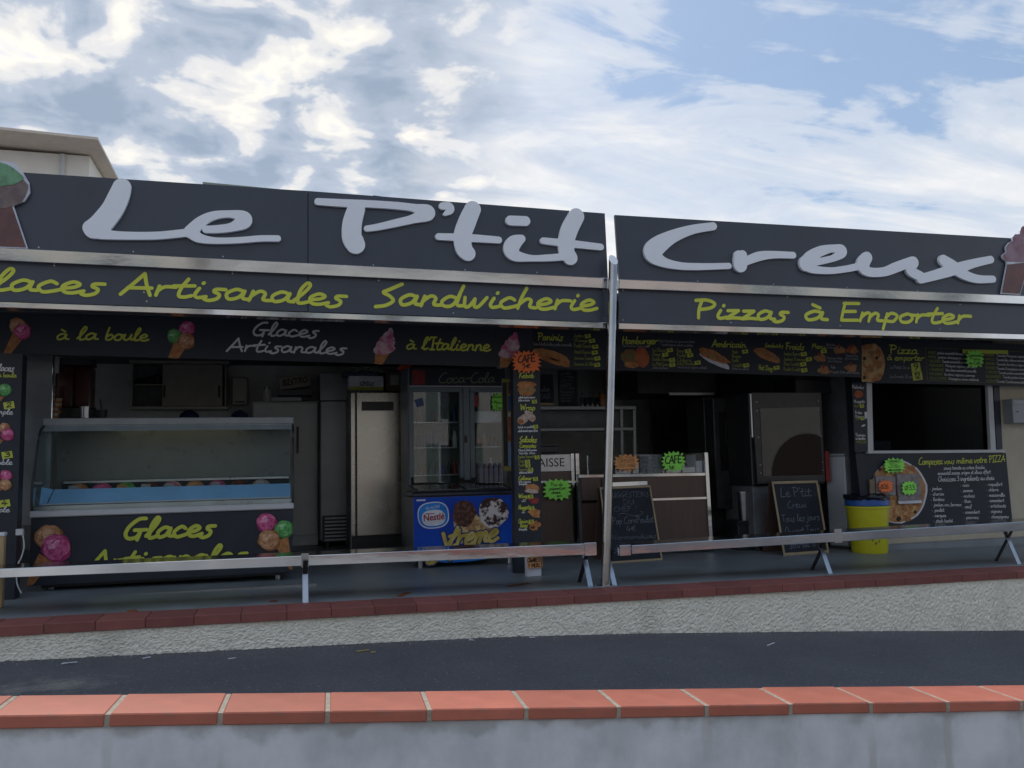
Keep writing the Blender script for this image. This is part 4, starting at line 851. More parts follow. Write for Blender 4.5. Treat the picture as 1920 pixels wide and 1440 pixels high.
for i, (x, y) in enumerate(((1538, 671), (1574, 656), (1598, 656), (1545, 694), (1596, 690))):
    food(b2, 'food_print', p_fill if i != 2 else p_bun, x, y, 11, 7.5, YM, .1, .003, 20+i, .2); food(b2, 'food_print', p_bread, x+3, y+1, 6, 5, YM, 0, .005, 30+i, .2); food(b2, 'drink_print', redm, x-1, y-7, 2.5, 4, YM, 0, .004, 40+i, .05)

YZ = 8.74
b3 = empty('menu_board', P(1790, 720, YZ), 'dark pizza menu board reading Pizza \u00e0 emporter above the hatch', 'menu board')
cslab('board', panel_in, b3, [(1617, 630), (2100, 656), (2100, 729), (1617, 716)], YZ, .03)
flatpoly(b3, 'pizza_print', p_pizza, [(1612, 649), (1622, 646), (1640, 644), (1650, 651), (1657, 664), (1660, 682), (1657, 700), (1650, 713), (1636, 716), (1616, 716), (1613, 690)], YZ, .035)
for x, y, r_ in ((1621, 672, 3), (1644, 671, 2.6), (1621, 708, 3)): food(b3, 'olive_print', p_olive, x, y, r_, r_*1.2, YZ, 0, .038)
for x, y, r_ in ((1632, 692, 7), (1646, 688, 5), (1634, 662, 6), (1648, 704, 5)): food(b3, 'ham_print', p_fill, x, y, r_, r_*.7, YZ, .4, .037, int(x), .2)
words(b3, yel_in, [('Pizza', 1668, 663, 1720, 664, 16), ('\u00e0', 1663, 675, 1672, 675, 11), ('emporter', 1677, 675.5, 1732, 676, 11)], YZ, .14, .1, 4)
words(b3, dim_w, [('La Petite 26 cm', 1668, 691, 1706, 692, 6), ('La Grande 33 cm', 1668, 708.5, 1710, 709, 6)], YZ, .15)
tag(b3, 1717, 688.5, YZ, '9', 8.5, 8, -.12); tag(b3, 1720, 705, YZ, '12', 9, 8, -.12)
gold = mat('menu_olive', (.16,.16,.05), .6)
for q in ([(1735, 651.5), (1930, 660), (1930, 660.8), (1735, 652.3)], [(1735, 651.5), (1736, 651.5), (1739.5, 714), (1738.5, 714)], [(1738.5, 713.2), (1930, 719.5), (1930, 720.3), (1738.5, 714)]): flatpoly(b3, 'border_line', gold, q, YZ)
nm = ['REINE', 'ROYALE', 'CALZONE', 'MERGUEZ', '4 FROMAGES', 'PAYSANNE', 'PESCATORE']; nm2 = ['INDIENNE', 'NAPOLI', 'SERRANO', 'FERMIERE', 'CHEVRE', 'BOLOGNAISE', 'OCEANE']
tx = ['jambon emmental champignons', 'jambon champignons oeuf', 'Tomate emmental jambon oeuf', 'Merguez oignons poivrons', 'bleu ch\u00e8vre emmental mozzarella', 'lardons oignons pommes', 'Champignons saumon artichauts']
for i in range(7):
    y = 663+8.05*i; x = 1740+.5*i; w1 = 14+[0, 1, 8, 14, 14, 11, 18][i]
    words(b3, dim_y, [(nm[i], x, y, x+w1, y+.6, 4.6), (nm2[i], 1846+i*.4, y+4.6, 1864+i*.5+[0,0,0,2,4,10,2][i], y+5.4, 4.6)], YZ, .17, 0, 2)
    words(b3, greyt, [(tx[i], x+w1+3, y+.6, min(1838, x+w1+60), y+3, 4.6), ('Tomate '+tx[(i+3) % 7], 1868+[0,0,0,1,4,12,1][i], y+5.6, 1945, y+8.6, 4.6)], YZ, .17, 0, 2)
bx('sticker_strip', yel_in, b3, P(1805, 658, YZ-.03).x, P(1890, 658, YZ-.03).x, YZ-.03, YZ-.026, P(1850, 663, YZ-.03).z, P(1850, 656, YZ-.03).z, 0)
star(1828, 673, 18, 17.5, YZ-.06, green, 'neon green star card hung on the pizza menu board', [('Commandez', 1815, 668.5, 1842, 669, 5.5), ('Pizza', 1819, 675, 1838, 675.5, 5.5), ('au Caf\u00e9', 1817, 683, 1838, 683.5, 6)], 14, 3, th=.14)

# ---------------------------------------------------------------- left price pillar
YP = 8.05
pl = empty('price_pillar', P(10, 1128, YP), 'dark pillar with ice cream prices and scoops at the left edge', 'price board')
mb = MB(); mb.slab([P(-75, 658, YP), P(42.5, 664, YP), P(27, 1126, YP), P(-92, 1130, YP)], (0, .14, 0)); mb.build('board', panel_in, pl)
words(pl, greyt, [('Glaces', -12, 695, 26, 696, 13), ('simple', -16, 776, 24, 777, 10), ('double', -20, 871, 23, 871, 10), ('triple', -20, 960, 18, 960, 10)], YP, .14, .1)
words(pl, yel_in, [('\u00e0 la', -20, 707, 3, 707, 9), ('boule', 6, 707, 31, 707.5, 9)], YP, .14)
flatpoly(pl, 'cone_print', p_cone, [(-6, 742), (8, 744), (-4, 757), (-12, 757)], YP); scoop(pl, p_green, 9, 731, 12.5, YP, .006, 4)
flatpoly(pl, 'cone_print', p_cone, [(-8, 818), (6, 826), (-8, 840), (-16, 838)], YP); scoop(pl, p_van, 8, 803, 11, YP, .005, 5); scoop(pl, p_pink, 14, 815, 12.5, YP, .007, 6)
flatpoly(pl, 'cone_print', p_cone, [(-8, 908), (6, 914), (-8, 930), (-16, 928)], YP); scoop(pl, p_pink, 11, 892, 11.5, YP, .005, 7); scoop(pl, p_van, 10, 909, 11.5, YP, .007, 8)
tag(pl, 16.5, 760, YP, '2', 10, 6.5, -.14); tag(pl, 13, 853, YP, '3', 10, 6.5, -.14); tag(pl, 8, 944, YP, '4', 10.5, 6.5, -.14)
f = PF(0, 1141)
wp = empty('wooden_post', (f.x-.05, 7.6, FZ(f.x)), 'light wooden post standing at the far left edge beside the bench', 'post')
x0_, x1_, z0_, z1_ = pxbox(-18, 1006, 5.5, 1141, 7.6); bx('plank', pine, wp, x0_, x1_, 7.6, 7.66, FZ(x0_), z1_, .006); bx('cap', p_white, wp, x0_, x1_+.005, 7.595, 7.665, z1_, z1_+.03, .006)
cb = empty('power_cable', P(40, 1000, YP-.02), 'white plug and cable hanging beside the price pillar', 'cable')
cbox('socket', white_e, cb, 29, 992, 43, 1004, YP-.04, .04)
mb = MB(); mb.tube([P(x, y, YP-.03) for x, y in crom([(43, 1003), (45, 1025), (40, 1045), (34, 1058), (31, 1085), (34, 1100), (40, 1112)], 4)], .006, 6); mb.build('cable', white_e, cb)

# ---------------------------------------------------------------- ice cream display counter
YV = 8.45
def ratio(px, py): d = ray(px, py); return d.x/d.y
xl = P(56, 956, YV).x; xr = P(551, 944, YV).x
YT = YV+.40
zr0 = P(300, 957, YV).z; zt = P(314, 797, YT).z
vt = empty('ice_cream_display', ((xl+xr)/2, YV+.45, FZ(-1)), 'curved glass ice cream display counter with blue inner edge and Glaces Artisanales front', 'display counter')
zb = P(300, 1086, YV).z
bx('front_panel', panel_in, vt, xl+.01, xr-.01, YV+.005, YV+.035, zb, zr0-.03, .003)
bx('body', black, vt, xl+.02, xr-.02, YV+.036, YV+.95, zb+.01, zr0-.06, .004)
bx('plinth', black, vt, xl+.08, xr-.08, YV+.12, YV+.9, FZ(-1)+.03, zb+.009, .004)
for x in (xl+.15, xr-.15):
    for y in (YV+.2, YV+.8): MB().tube([(x, y, FZ(x)), (x, y, zb)], .025, 10).build('foot', steel2, vt)
bx('bumper_rail', alu, vt, xl, xr, YV-.02, YV+.05, zr0-.028, zr0+.03, .01)
bx('lid', mat('display_lid', (.34,.37,.40), .4), vt, xl, xr, YT-.06, YT+.5, zt, P(314, 783, YT-.06).z, .008)
# curved glass
prof = [(YV+.03, zr0+.03), (YV+.015, zr0+.14), (YV+.03, zr0+.28), (YV+.09, zr0+.44), (YV+.2, zt-.09), (YT-.05, zt-.005)]
pc = crom(prof, 4); mb = MB(); n_ = len(pc)
mb.add([(xl+.012, y, z) for y, z in pc]+[(xr-.012, y, z) for y, z in pc], [(i, i+1, n_+i+1, n_+i) for i in range(n_-1)]); mb.flat = True
mb.build('curved_glass', gl_v, vt, smooth=True)
for x in (xl, xr):
    s_ = 1 if x == xl else -1
    mb = MB(); mb.slab([(x+.004*s_, y, z) for y, z in pc]+[(x+.004*s_, YT+.45, zt), (x+.004*s_, YT+.45, zr0+.03)], (.004*s_, 0, 0)); mb.build('side_glass', gl_v, vt)
    mb = MB(); mb.tube([(x+.008*s_, y-.004, z) for y, z in pc], .011, 8); mb.build('glass_edge', black, vt)
zd = zr0+.20
bx('inner_sill', steel2, vt, xl+.02, xr-.02, YV+.06, YV+.16, zr0+.0, zr0+.075, .004)
bluef = mat('blue_film', (.24,.48,.78), .35, var=.1, scale=3)
mb = MB(); mb.slab([(xl+.1, YV+.17, zr0+.078), (xr-.03, YV+.17, zr0+.078), (xr-.03, YV+.24, zr0+.215), (xl+.14, YV+.24, zr0+.215)], (0, .006, 0)); mb.build('blue_edge', bluef, vt)
mb = MB(); mb.slab([(xl+.03, YV+.17, zr0+.05), (xl+.09, YV+.17, zr0+.078), (xl+.13, YV+.24, zr0+.215), (xl+.03, YV+.24, zr0+.24)], (0, .006, 0)); mb.build('corner_panel', bluef, vt)
bx('edge_strip', alu, vt, xl+.06, xr-.03, YV+.16, YV+.168, zr0+.076, zr0+.088, .001)
bx('deck', steel2, vt, xl+.03, xr-.03, YV+.25, YT+.44, zr0+.14, zr0+.155, .002)
bx('back_panel', mat('display_back', (.17,.18,.18), .3, var=.1), vt, xl+.03, xr-.03, YT+.40, YT+.43, zr0+.16, zt, .002)
bx('back_rail', steel2, vt, xl+.1, xr-.04, YT+.33, YT+.38, zr0+.255, zr0+.285, .004)
bx('dark_slot', black, vt, xl+.1, xr-.04, YT+.30, YT+.39, zr0+.156, zr0+.254, .004)  # black block stands in for the dark slot below the rail
fl = [p_van, p_pink, p_green, p_choc, p_swirl, p_van, p_pink, p_choc, p_wrap]
for i in range(9):
    x = xl+.2+i*(xr-xl-.4)/9; w_ = (xr-xl-.4)/9-.02
    tb = bx('ice_cream_tub', steel2, vt, x, x+w_, YV+.3, YT+.25, zr0+.156, zr0+.205, .004)
    mb = MB(); mb.lathe((x+w_/2, (YV+YT)/2+.26, zr0+.195), [(w_*.47, 0), (w_*.42, .03), (w_*.28, .055), (.02, .065)], 14, 1, 1.9); mb.build('ice_cream', fl[i], tb, smooth=True)
    if i % 2 == 0 or i == 3:
        bx('flavour_card', mat('dim_card', (.30,.31,.32), .6) if i != 2 else p_bread, tb, x+.05, x+w_-.06, YV+.27, YV+.275, zr0+.20, zr0+.245, .001)
lamp = bpy.data.materials.new('display_lamp'); lamp.use_nodes = True; lamp.node_tree.nodes['Principled BSDF'].inputs['Emission Color'].default_value = (1, .85, .45, 1); lamp.node_tree.nodes['Principled BSDF'].inputs['Emission Strength'].default_value = 1.6
bx('lid_apron', mat('display_lid', (.34,.37,.40), .4), vt, xl+.01, xr-.01, YT-.055, YT-.045, zt-.055, zt+.0, .002)
mb = MB(); mb.tube([(xl+.5, YT+.0, zt-.014), (xr-.5, YT+.0, zt-.014)], .010, 8); mb.build('lamp_tube', lamp, vt)
words(vt, yel_in, [('Glaces', 230, 1011, 400, 1003, 38), ('Artisanales', 166, 1068, 460, 1052, 34)], YV, .18, .2, 6, .006)
flatpoly(vt, 'cone_print', p_cone, [(73, 1038), (100, 1052), (62, 1096), (50, 1099), (54, 1078)], YV-.002, .004); scoop(vt, p_van, 92, 1009, 27, YV-.002, .006, 5); scoop(vt, p_pink, 106, 1028, 28, YV-.002, .008, 6)
flatpoly(vt, 'cone_print', p_cone, [(512, 1016), (540, 1006), (549, 1068), (543, 1068)], YV-.002, .004); scoop(vt, p_pink, 500, 980, 19, YV-.002, .005, 4); scoop(vt, p_green, 533, 992, 17.5, YV-.002, .007, 5); scoop(vt, p_van, 505, 1013, 21, YV-.002, .009, 6)
mb = MB(); mb.box(xl-.3, xr+.2, 8.03, 8.045, FZ(-1)-.02, FZ(-1)+.006); mb.build('threshold_strip', steel2, label='thin metal threshold strip in the floor before the ice cream display', cat='threshold')

# ---------------------------------------------------------------- behind the display
zc_ = P(300, 783, 9.3).z
sp_ = empty('steel_screen', P(70, 900, 8.9), 'stainless steel side panel left of the ice cream display', 'screen')
cbox('sheet', mat('dull_steel', (.26,.28,.30), .4, .6, var=.2, scale=2), sp_, 38, 664, 96, 985, 8.95, .03); cbox('frame', steel, sp_, 96, 662, 99, 790, 8.94, .04)
cs = empty('cone_stack', P(98, 782, 9.6), 'tall stacks of wafer cones beside the red drink machine', 'wafer cones')
rnd = random.Random(2)
for x0p, top_ in ((95, 722), (108, 748)):
    x = P(x0p, 760, 9.6).x; z = P(x0p, 784, 9.6).z; zt_ = P(x0p, top_, 9.6).z; k = 0
    while z < zt_:
        r = .035+rnd.uniform(-.003, .003); mb = MB(); ox = rnd.uniform(-.012, .012)
        mb.lathe((x+ox, 9.6, z), [(r*.75, 0), (r, .022), (r*.9, .024)], 10); mb.build('wafer_cone', p_wrap if k % 2 else p_cone, cs, smooth=True); z += .026; k += 1
sm = empty('drink_machine', P(138, 783, 9.8), 'dark red twin drink dispenser behind the display', 'drink machine')
dr_ = mat('dark_red_tank', (.085,.028,.025), .2, var=.3, scale=3)
cbox('tank', dr_, sm, 103, 684, 137, 765, 9.8, .25, .02); cbox('tank', dr_, sm, 139, 686, 170, 765, 9.8, .25, .02); cbox('lid', black, sm, 112, 672, 172, 685, 9.79, .27); cbox('base', black, sm, 106, 765, 172, 783, 9.78, .3); cbox('column', steel2, sm, 102, 668, 111, 700, 9.75, .05)
tp = empty('metal_tin', P(158, 783, 9.4), 'small dented metal tin on the display top', 'tin')
a_, b_, c_, d_ = pxbox(147, 762, 169, 784, 9.4)
MB().lathe(((a_+b_)/2, 9.45, c_), [((b_-a_)*.45, 0), ((b_-a_)*.47, d_-c_-.012), ((b_-a_)*.52, d_-c_-.01), ((b_-a_)*.52, d_-c_)], 18).build('can', steel2, tp, smooth=True)
MB().tube([((a_+b_)/2+.1, 9.45, d_-.02), ((a_+b_)/2+.02, 9.45, d_-.02)], .012, 8).build('handle', black, tp)
jg = empty('black_jug', P(190, 783, 9.4), 'black measuring jug with tall spoon on the display top', 'jug')
a_, b_, c_, d_ = pxbox(178, 768, 200, 784, 9.4)
MB().lathe(((a_+b_)/2, 9.45, c_), [((b_-a_)*.4, 0), ((b_-a_)*.5, d_-c_)], 16).build('cup', black, jg, smooth=True)
MB().tube([((a_+b_)/2, 9.45, d_-.02), ((a_+b_)/2-.02, 9.46, d_+.11)], .007, 6).build('spoon', black, jg)
YK = 12.3
wc = empty('wall_cabinet', P(334, 765, YK), 'steel wall cabinet with one sliding door shut and open shelves at left', 'cabinet')
a_, b_, c_, d_ = pxbox(246, 682, 424, 762, YK)
cabm = mat('cabinet_steel', (.36,.36,.33), .4, .3)
bx('back', int_dark, wc, a_, b_, YK+.33, YK+.35, c_, d_); bx('shelf', cabm, wc, a_-.02, b_+.02, YK-.01, YK+.35, c_-.04, c_); bx('top', cabm, wc, a_-.03, b_+.03, YK-.02, YK+.36, d_, d_+.05)
bx('side', cabm, wc, a_, a_+.02, YK, YK+.33, c_, d_); bx('side', cabm, wc, b_-.02, b_, YK, YK+.33, c_, d_)
xm = P(304, 720, YK).x; bx('mid_shelf', cabm, wc, a_+.02, b_-.02, YK+.08, YK+.33, (c_+d_)/2, (c_+d_)/2+.02)
dd = bx('sliding_door', mat('cabinet_door', (.34,.32,.29), .45, var=.08), wc, xm, P(417, 720, YK).x, YK+.02, YK+.05, c_+.005, d_-.005)
for hx in (308, 411): cbox('handle', black, dd, hx-2, 722, hx+2, 745, YK+.012, .012)
for i, x in enumerate((262, 282, 296)):
    q = P(x, 718, YK+.2); MB().lathe((q.x, YK+.2, (c_+d_)/2+.02), [(.05, 0), (.08, .05+.03*i), (.03, .09+.03*i)], 12).build('bowl', black, wc, smooth=True)
td = empty('towel_dispenser', P(449, 760, YK), 'pale paper towel box on the back wall right of the cabinet', 'towel box'); cbox('case', cabm, td, 434, 706, 465, 760, YK+.2, .2, .02); cbox('slot', black, td, 440, 752, 459, 755, YK+.195, .01, 0)
for px, py, w_, lb in ((355, 784, 40, 'dark blue domed tub behind the middle of the display'), (449, 784, 36, 'dark blue domed tub in front of the towel box')):
    t_ = empty('domed_tub', P(px, py, 10.6), lb, 'tub', 'blue tubs behind the display'); k_ = (P(px+w_/2, py, 10.6)-P(px, py, 10.6)).length
    navy = mat('navy_plastic', (.02,.03,.09), .4)
    MB().lathe((P(px, py, 10.6).x, 10.6, P(px, py, 10.6).z-.1), [(k_, 0), (k_, .1), (k_*.85, .15), (k_*.45, .19), (.02, .2)], 20).build('dome', navy, t_, smooth=True)
    MB().lathe((P(px, py, 10.6).x, 10.6, P(px, py, 10.6).z-.35), [(k_*.9, 0), (k_*.98, .24)], 20).build('bowl', navy, t_, smooth=True)
wf = empty('white_freezer', P(535, 1018, 11.9), 'tall pale freezer cabinet behind the right end of the display', 'freezer')
cbox('body', white_e, wf, 472, 753, 597, 1020, 11.9, .7, .01, floor=True); cbox('door', white_e, wf, 474, 756, 595, 1005, 11.87, .028, .008); cbox('handle', black, wf, 556, 800, 560, 850, 11.84, .03)
jr = empty('glass_jar', P(500, 752, 12), 'ribbed glass jar on the pale freezer', 'jar'); a_, b_, c_, d_ = pxbox(493, 714, 508, 752, 12.1)
zf_ = P(535, 753, 11.9).z
MB().lathe(((a_+b_)/2, 12.15, zf_), [(.055, 0), (.06, .05), (.055, .07), (.06, .1), (.055, .13), (.06, .16), (.05, .19)], 16).build('body', white_e, jr, smooth=True); MB().lathe(((a_+b_)/2, 12.15, zf_+.19), [(.045, 0), (.045, .04)], 14).build('lid', steel2, jr)
ct = empty('carton', P(552, 740, 12.1), 'tilted pale carton propped on the pale freezer', 'carton')
mb = MB(); mb.slab([P(523, 709, 12.1), P(580, 703, 12.1), P(583, 723, 12.1), P(527, 731, 12.1)], (0, .25, 0)); mb.build('box', mat('carton_card', (.42,.38,.30), .8), ct); words(ct, ink, [('BISTRO', 530, 723, 577, 716, 10)], 12.1, .2)
cbox('support', int_dark, ct, 520, 731, 585, 741, 12.12, .25); cbox('tray', white_e, ct, 508, 745, 566, 752, 12.1, .4)
vf = empty('vented_fridge', P(628, 1028, 11.5), 'dull steel fridge with slatted vent beside the tall steel fridge', 'fridge')
a_, b_, c_, d_ = pxbox(601, 752, 656, 1012, 11.5)
bx('body', mat('dull_steel', (.26,.28,.30), .4, .6, var=.2, scale=2), vf, a_, b_+.3, 11.5, 12.2, FZ(.7)+.1, d_, .008); cbox('upper_box', MC['dull_steel'], vf, 600, 700, 655, 751, 11.55, .6)
for i in range(7): cbox('vent_slat', alu, vf, 609, 970+6.7*i, 655, 973+6.7*i, 11.485, .014, .001)
cbox('vent', black, vf, 604, 966, 655, 1015, 11.494, .005, 0)
MB().tube([(a_+.1, 11.6, FZ(.7)), (a_+.1, 11.6, FZ(.7)+.1)], .03, 10).build('caster', blackm, vf)
tf = empty('tall_fridge', P(710, 1032, 10.9), 'tall stainless steel fridge with one worn reflective door', 'fridge')
YT2 = 10.9
cbox('body', MC['dull_steel'], tf, 656, 735, 764, 1033, YT2, .7, .008, floor=True)
doorm = mat('fridge_door_steel', (.52,.495,.455), .27, 1, var=.12, scale=1.6, bump=.12, bscale=2.5, rvar=.12, detail=2)
cbox('door', doorm, tf, 668, 735, 763, 1004, YT2-.045, .043, .012); cbox('edge_strip', doorm, tf, 658, 737, 666, 1005, YT2-.03, .028); cbox('kick_panel', blackm, tf, 660, 1004, 762, 1026, YT2-.03, .028)
cbox('recess_handle', mat('grimy_smear', (.10,.10,.10), .5, .5), tf, 678, 753, 738, 770, YT2-.047, .004, .001)
c1 = empty('carton', P(686, 734, 10.95), 'white carton with yellow stripe on the tall steel fridge', 'carton'); cbox('box', p_white, c1, 654, 705, 719, 730, 10.95, .3); cbox('stripe', mat('carton_yellow', (.45,.42,.06), .6), c1, 655, 725, 719, 731, 10.944, .004, 0)
words(c1, ink, [('SIRIUS', 673, 723, 702, 723, 7)], 10.95, .2); cbox('flap', mat('navy_plastic', (.02,.03,.09), .4), c1, 645, 698, 710, 706, 10.97, .28); cbox('bottom', int_dark, c1, 656, 731.2, 718, 735, 10.96, .28)
c2 = empty('carton', P(740, 734, 10.95), 'brown carton between the striped carton and the drinks cooler', 'carton'); cbox('box', mat('brown_card', (.13,.09,.07), .8), c2, 724, 697, 758, 733, 10.97, .3); cbox('label', cabm, c2, 732, 703, 748, 722, 10.966, .003, 0)
rl = empty('plastic_wrap', P(682, 698, 11), 'crumpled clear plastic wrap on the striped carton', 'plastic wrap')
for i in range(7): 
    q = P(665+8*i, 695-(i % 3)*3, 11.05); MB().lathe((q.x, 11.05+.03*(i % 2), q.z-.03), [(.03, 0), (.045, .02), (.02, .05)], 7).build('fold', cabm, rl)
rw = empty('red_awning_lamp', P(760, 688, 10.6), 'small orange red lampshade glowing above the brown carton', 'lamp')
mb = MB(); mb.slab([P(745, 690, 10.6), P(752, 684, 10.6), P(775, 684, 10.6), P(766, 691, 10.6), P(752, 695, 10.6)], (0, .05, 0)); mb.build('shade', mat('orange_shade', (.75,.10,.02), .5), rw)
MB().tube([P(760, 684, 10.62), P(760, 672, 10.62)], .005, 6).build('cord', black, rw)

# drinks cooler
YD = 9.95
dc = empty('drinks_cooler', P(855, 1040, YD), 'two-door glass drinks cooler with Coca-Cola header behind the blue freezer', 'cooler')
a_, b_, c_, d_ = pxbox(766, 690, 948, 1045, YD); c_ = FZ((a_+b_)/2)
fm = mat('cooler_frame', (.17,.21,.24), .45, var=.08)
bx('side', fm, dc, a_, a_+.03, YD, YD+.65, c_, d_); bx('side', fm, dc, b_-.03, b_, YD, YD+.65, c_, d_); bx('back', mat('cooler_liner', (.22,.25,.25), .5), dc, a_+.03, b_-.03, YD+.6, YD+.65, c_, d_); bx('bottom', fm, dc, a_+.03, b_-.03, YD+.02, YD+.6, c_+.05, c_+.15)
hd = cbox('header', panel_in, dc, 768, 691, 947, 723, YD-.03, .2); cbox('can_print', redm, hd, 773, 694, 797, 721, YD-.034, .003, 0); words(hd, mat('header_text', (.24,.27,.16), .6), [('Coca-Cola', 822, 718, 927, 717, 19)], YD-.03, .1, .1, 5)
cbox('header_trim', alu, hd, 768, 723.3, 947, 725.3, YD-.032, .01, 0)
for x0p, x1p in ((767, 867), (881.5, 948)):
    dq = cbox('door_top', fm, dc, x0p, 726, x1p, 735, YD-.02, .04); 
    for q in ((x0p, x0p+9), (x1p-5, x1p+2)): cbox('door_stile', fm, dq, q[0], 735.3, q[1], 896, YD-.02, .04)
    cbox('glass_pane', gl_d, dq, x0p+9, 735.5, x1p-5, 1030, YD-.005, .006, 0)
cbox('mullion', fm, dc, 869.5, 726, 881, 900, YD-.03, .05); cbox('lock', black, dc, 871, 817, 876, 830, YD-.04, .01)
rnd = random.Random(8)
cols_ = [redm, p_olive, p_sal, mat('can_green', (.03,.12,.06), .4), mat('can_orange', (.5,.16,.03), .4), p_white, mat('bottle_dark', (.03,.02,.02), .2), mat('can_blue', (.03,.08,.25), .4)]
for si, ys in enumerate((791, 838, 889)):
    z = P(857, ys, YD+.1).z; bx('shelf', steel2, dc, a_+.035, b_-.035, YD+.06, YD+.58, z-.012, z, .002)
    for i in range(15):
        x = a_+.075+i*(b_-a_-.15)/14
        if si == 0 and rnd.random() < .35: continue
        h = rnd.choice((.12, .16, .20)) if si else rnd.choice((.14, .22)); r = .028
        MB().lathe((x, YD+.16+rnd.uniform(0, .02), z), [(r, 0), (r, h*.65), (r*.45, h*.85), (r*.45, h)], 10).build('bottle' if h > .13 else 'can', rnd.choice(cols_), dc, smooth=True)
bx('shelf_front', p_white, dc, P(884, 780, YD+.05).x, P(943, 780, YD+.05).x, YD+.05, YD+.06, P(910, 791, YD+.05).z, P(910, 771, YD+.05).z, .001)
cbox('sticker', redm, dc, 885, 741, 898, 762, YD-.009, .003, 0); mb = MB(); mb.slab([P(777, 750, YD-.012), P(792, 745, YD-.012), P(795, 760, YD-.012), P(782, 764, YD-.012)], (0, .003, 0)); mb.build('sticker', mat('can_blue', (.03,.08,.25), .4), dc)
star(933, 754, 12, 18, YD-.05, green, 'neon green star card on the right door of the drinks cooler', [('Boissons', 925, 746, 943, 746, 5), ('Menu', 926, 757, 941, 757, 6), ('Top', 929, 767, 940, 767, 6)], 13, 6)

# chest freezer
YR = 8.95
zfl = FZ(2); xa, xb_ = P(776, 1000, YR).x, P(966, 1000, YR).x+.03; zt0 = P(870, 929, YR).z
fz = empty('chest_freezer', ((xa+xb_)/2, YR+.3, zfl), 'blue ice cream chest freezer with cone pictures behind the left bench', 'freezer')
bx('body', mat('freezer_grey', (.16,.17,.18), .4), fz, xa-.005, xb_+.005, YR+.004, YR+.62, zfl+.1, zt0, .01)
bx('front_print', p_blue, fz, xa, xb_, YR, YR+.003, zfl+.105, zt0-.01, 0)
bx('rim', mat('freezer_rim', (.022,.03,.05), .35), fz, xa-.02, xb_+.02, YR-.02, YR+.64, zt0+.001, zt0+.045, .01)
mb = MB(); mb.hexa([(xa+.02, YR+.02, zt0+.046), (xb_-.02, YR+.02, zt0+.046), (xb_-.02, YR+.6, zt0+.046), (xa+.02, YR+.6, zt0+.046), (xa+.02, YR+.02, zt0+.055), (xb_-.02, YR+.02, zt0+.055), (xb_-.02, YR+.6, zt0+.11), (xa+.02, YR+.6, zt0+.11)]); mb.build('lid_frame', blackm, fz, bevel=.004)
xm = (xa+xb_)/2; lidm = mat('lid_glass', (.07,.085,.09), .08, .3)
for q in ((xa+.06, xm-.02), (xm+.03, xb_-.08)):
    mb = MB(); mb.hexa([(q[0], YR+.08, zt0+.062), (q[1], YR+.08, zt0+.062), (q[1], YR+.54, zt0+.1055), (q[0], YR+.54, zt0+.1055), (q[0], YR+.08, zt0+.07), (q[1], YR+.08, zt0+.07), (q[1], YR+.54, zt0+.1135), (q[0], YR+.54, zt0+.1135)]); mb.build('sliding_lid', lidm, fz)
for x in (xa+.08, xb_-.08):
    for y in (YR+.08, YR+.54): MB().tube([(x, y, zfl), (x, y, zfl+.1)], .028, 10).build('foot', steel2, fz)
YN = YR
def oval(parent, nm_, m, px, py, rx, ry, lift, p=2.6, rot=0.):
    pts = []
    for j in range(40):
        q = 2*math.pi*j/40; c, s_ = math.cos(q), math.sin(q); a = rx*math.copysign(abs(c)**(2/p), c); b = ry*math.copysign(abs(s_)**(2/p), s_)
        pts.append(P(px+a*math.cos(rot)-b*math.sin(rot), py+a*math.sin(rot)+b*math.cos(rot), YN-lift))
    return MB().slab(pts, (0, .001, 0)).build(nm_, m, parent)
oval(fz, 'badge', p_white, 812.5, 966, 29.5, 25, .003, rot=-.1); oval(fz, 'badge', p_blue2, 812.5, 966, 27.5, 23, .005, rot=-.1); oval(fz, 'badge', p_white, 813, 971, 22, 15, .007, rot=-.1)
block('GLACES', fz, p_white, P(798, 956, YN-.008), P(825, 953, YN).x-P(798, 956, YN).x, .028, U=(P(825, 951.5, YN)-P(798, 956, YN)).normalized(), depth=.001)
block('Nestl\u00e9', fz, p_ned, P(794.5, 978, YN-.009), P(833.5, 970, YN).x-P(794.5, 978, YN).x, .075, U=(P(833.5, 973.5, YN)-P(794.5, 978, YN)).normalized(), depth=.001, bold=.02)
cbox('bar_print', p_ned, fz, 797, 962.5, 815, 964, YN-.009, .001, 0)
flatpoly(fz, 'cone_print', p_cone2, [(850, 978), (893, 978), (872, 1018), (858, 1020)], YN, .003); food(fz, 'choc_print', p_choc, 871, 963, 22.5, 25, YN, 0, .005, 4, .05)
flatpoly(fz, 'cone_print', p_cone2, [(893, 964), (926, 992), (898, 1010), (868, 1013)], YN, .006); food(fz, 'vanilla_print', p_vanc, 925, 961, 28, 29, YN, .3, .008, 9, .05)
food(fz, 'swoosh_print', p_blue2, 872, 1048, 52, 5, YN, -.08, .003, 3, .02); cbox('sticker', p_white, fz, 781, 936.5, 798, 939.5, YN-.003, .002, 0)
blk = mat('print_outline', (.01,.03,.16), .5)
for m_, th_, dl2 in ((blk, .26, .007), (p_gold, .15, .012)):
    words(fz, m_, [('treme', 838, 1027, 931, 1013, 42)], YN-dl2, th_, .3, 6, .0); words(fz, m_, [('X', 808, 1056, 848, 1048, 54)], YN-dl2+.001, th_*.8, .35, 6, .0); words(fz, m_, [('e', 796, 1058, 818, 1053, 42)], YN-dl2+.002, th_, .3, 6, .0)
wbp = empty('water_bottles', P(920, 902, 9.35), 'shrink-wrapped pack of water bottles on the back of the blue freezer', 'bottle pack')
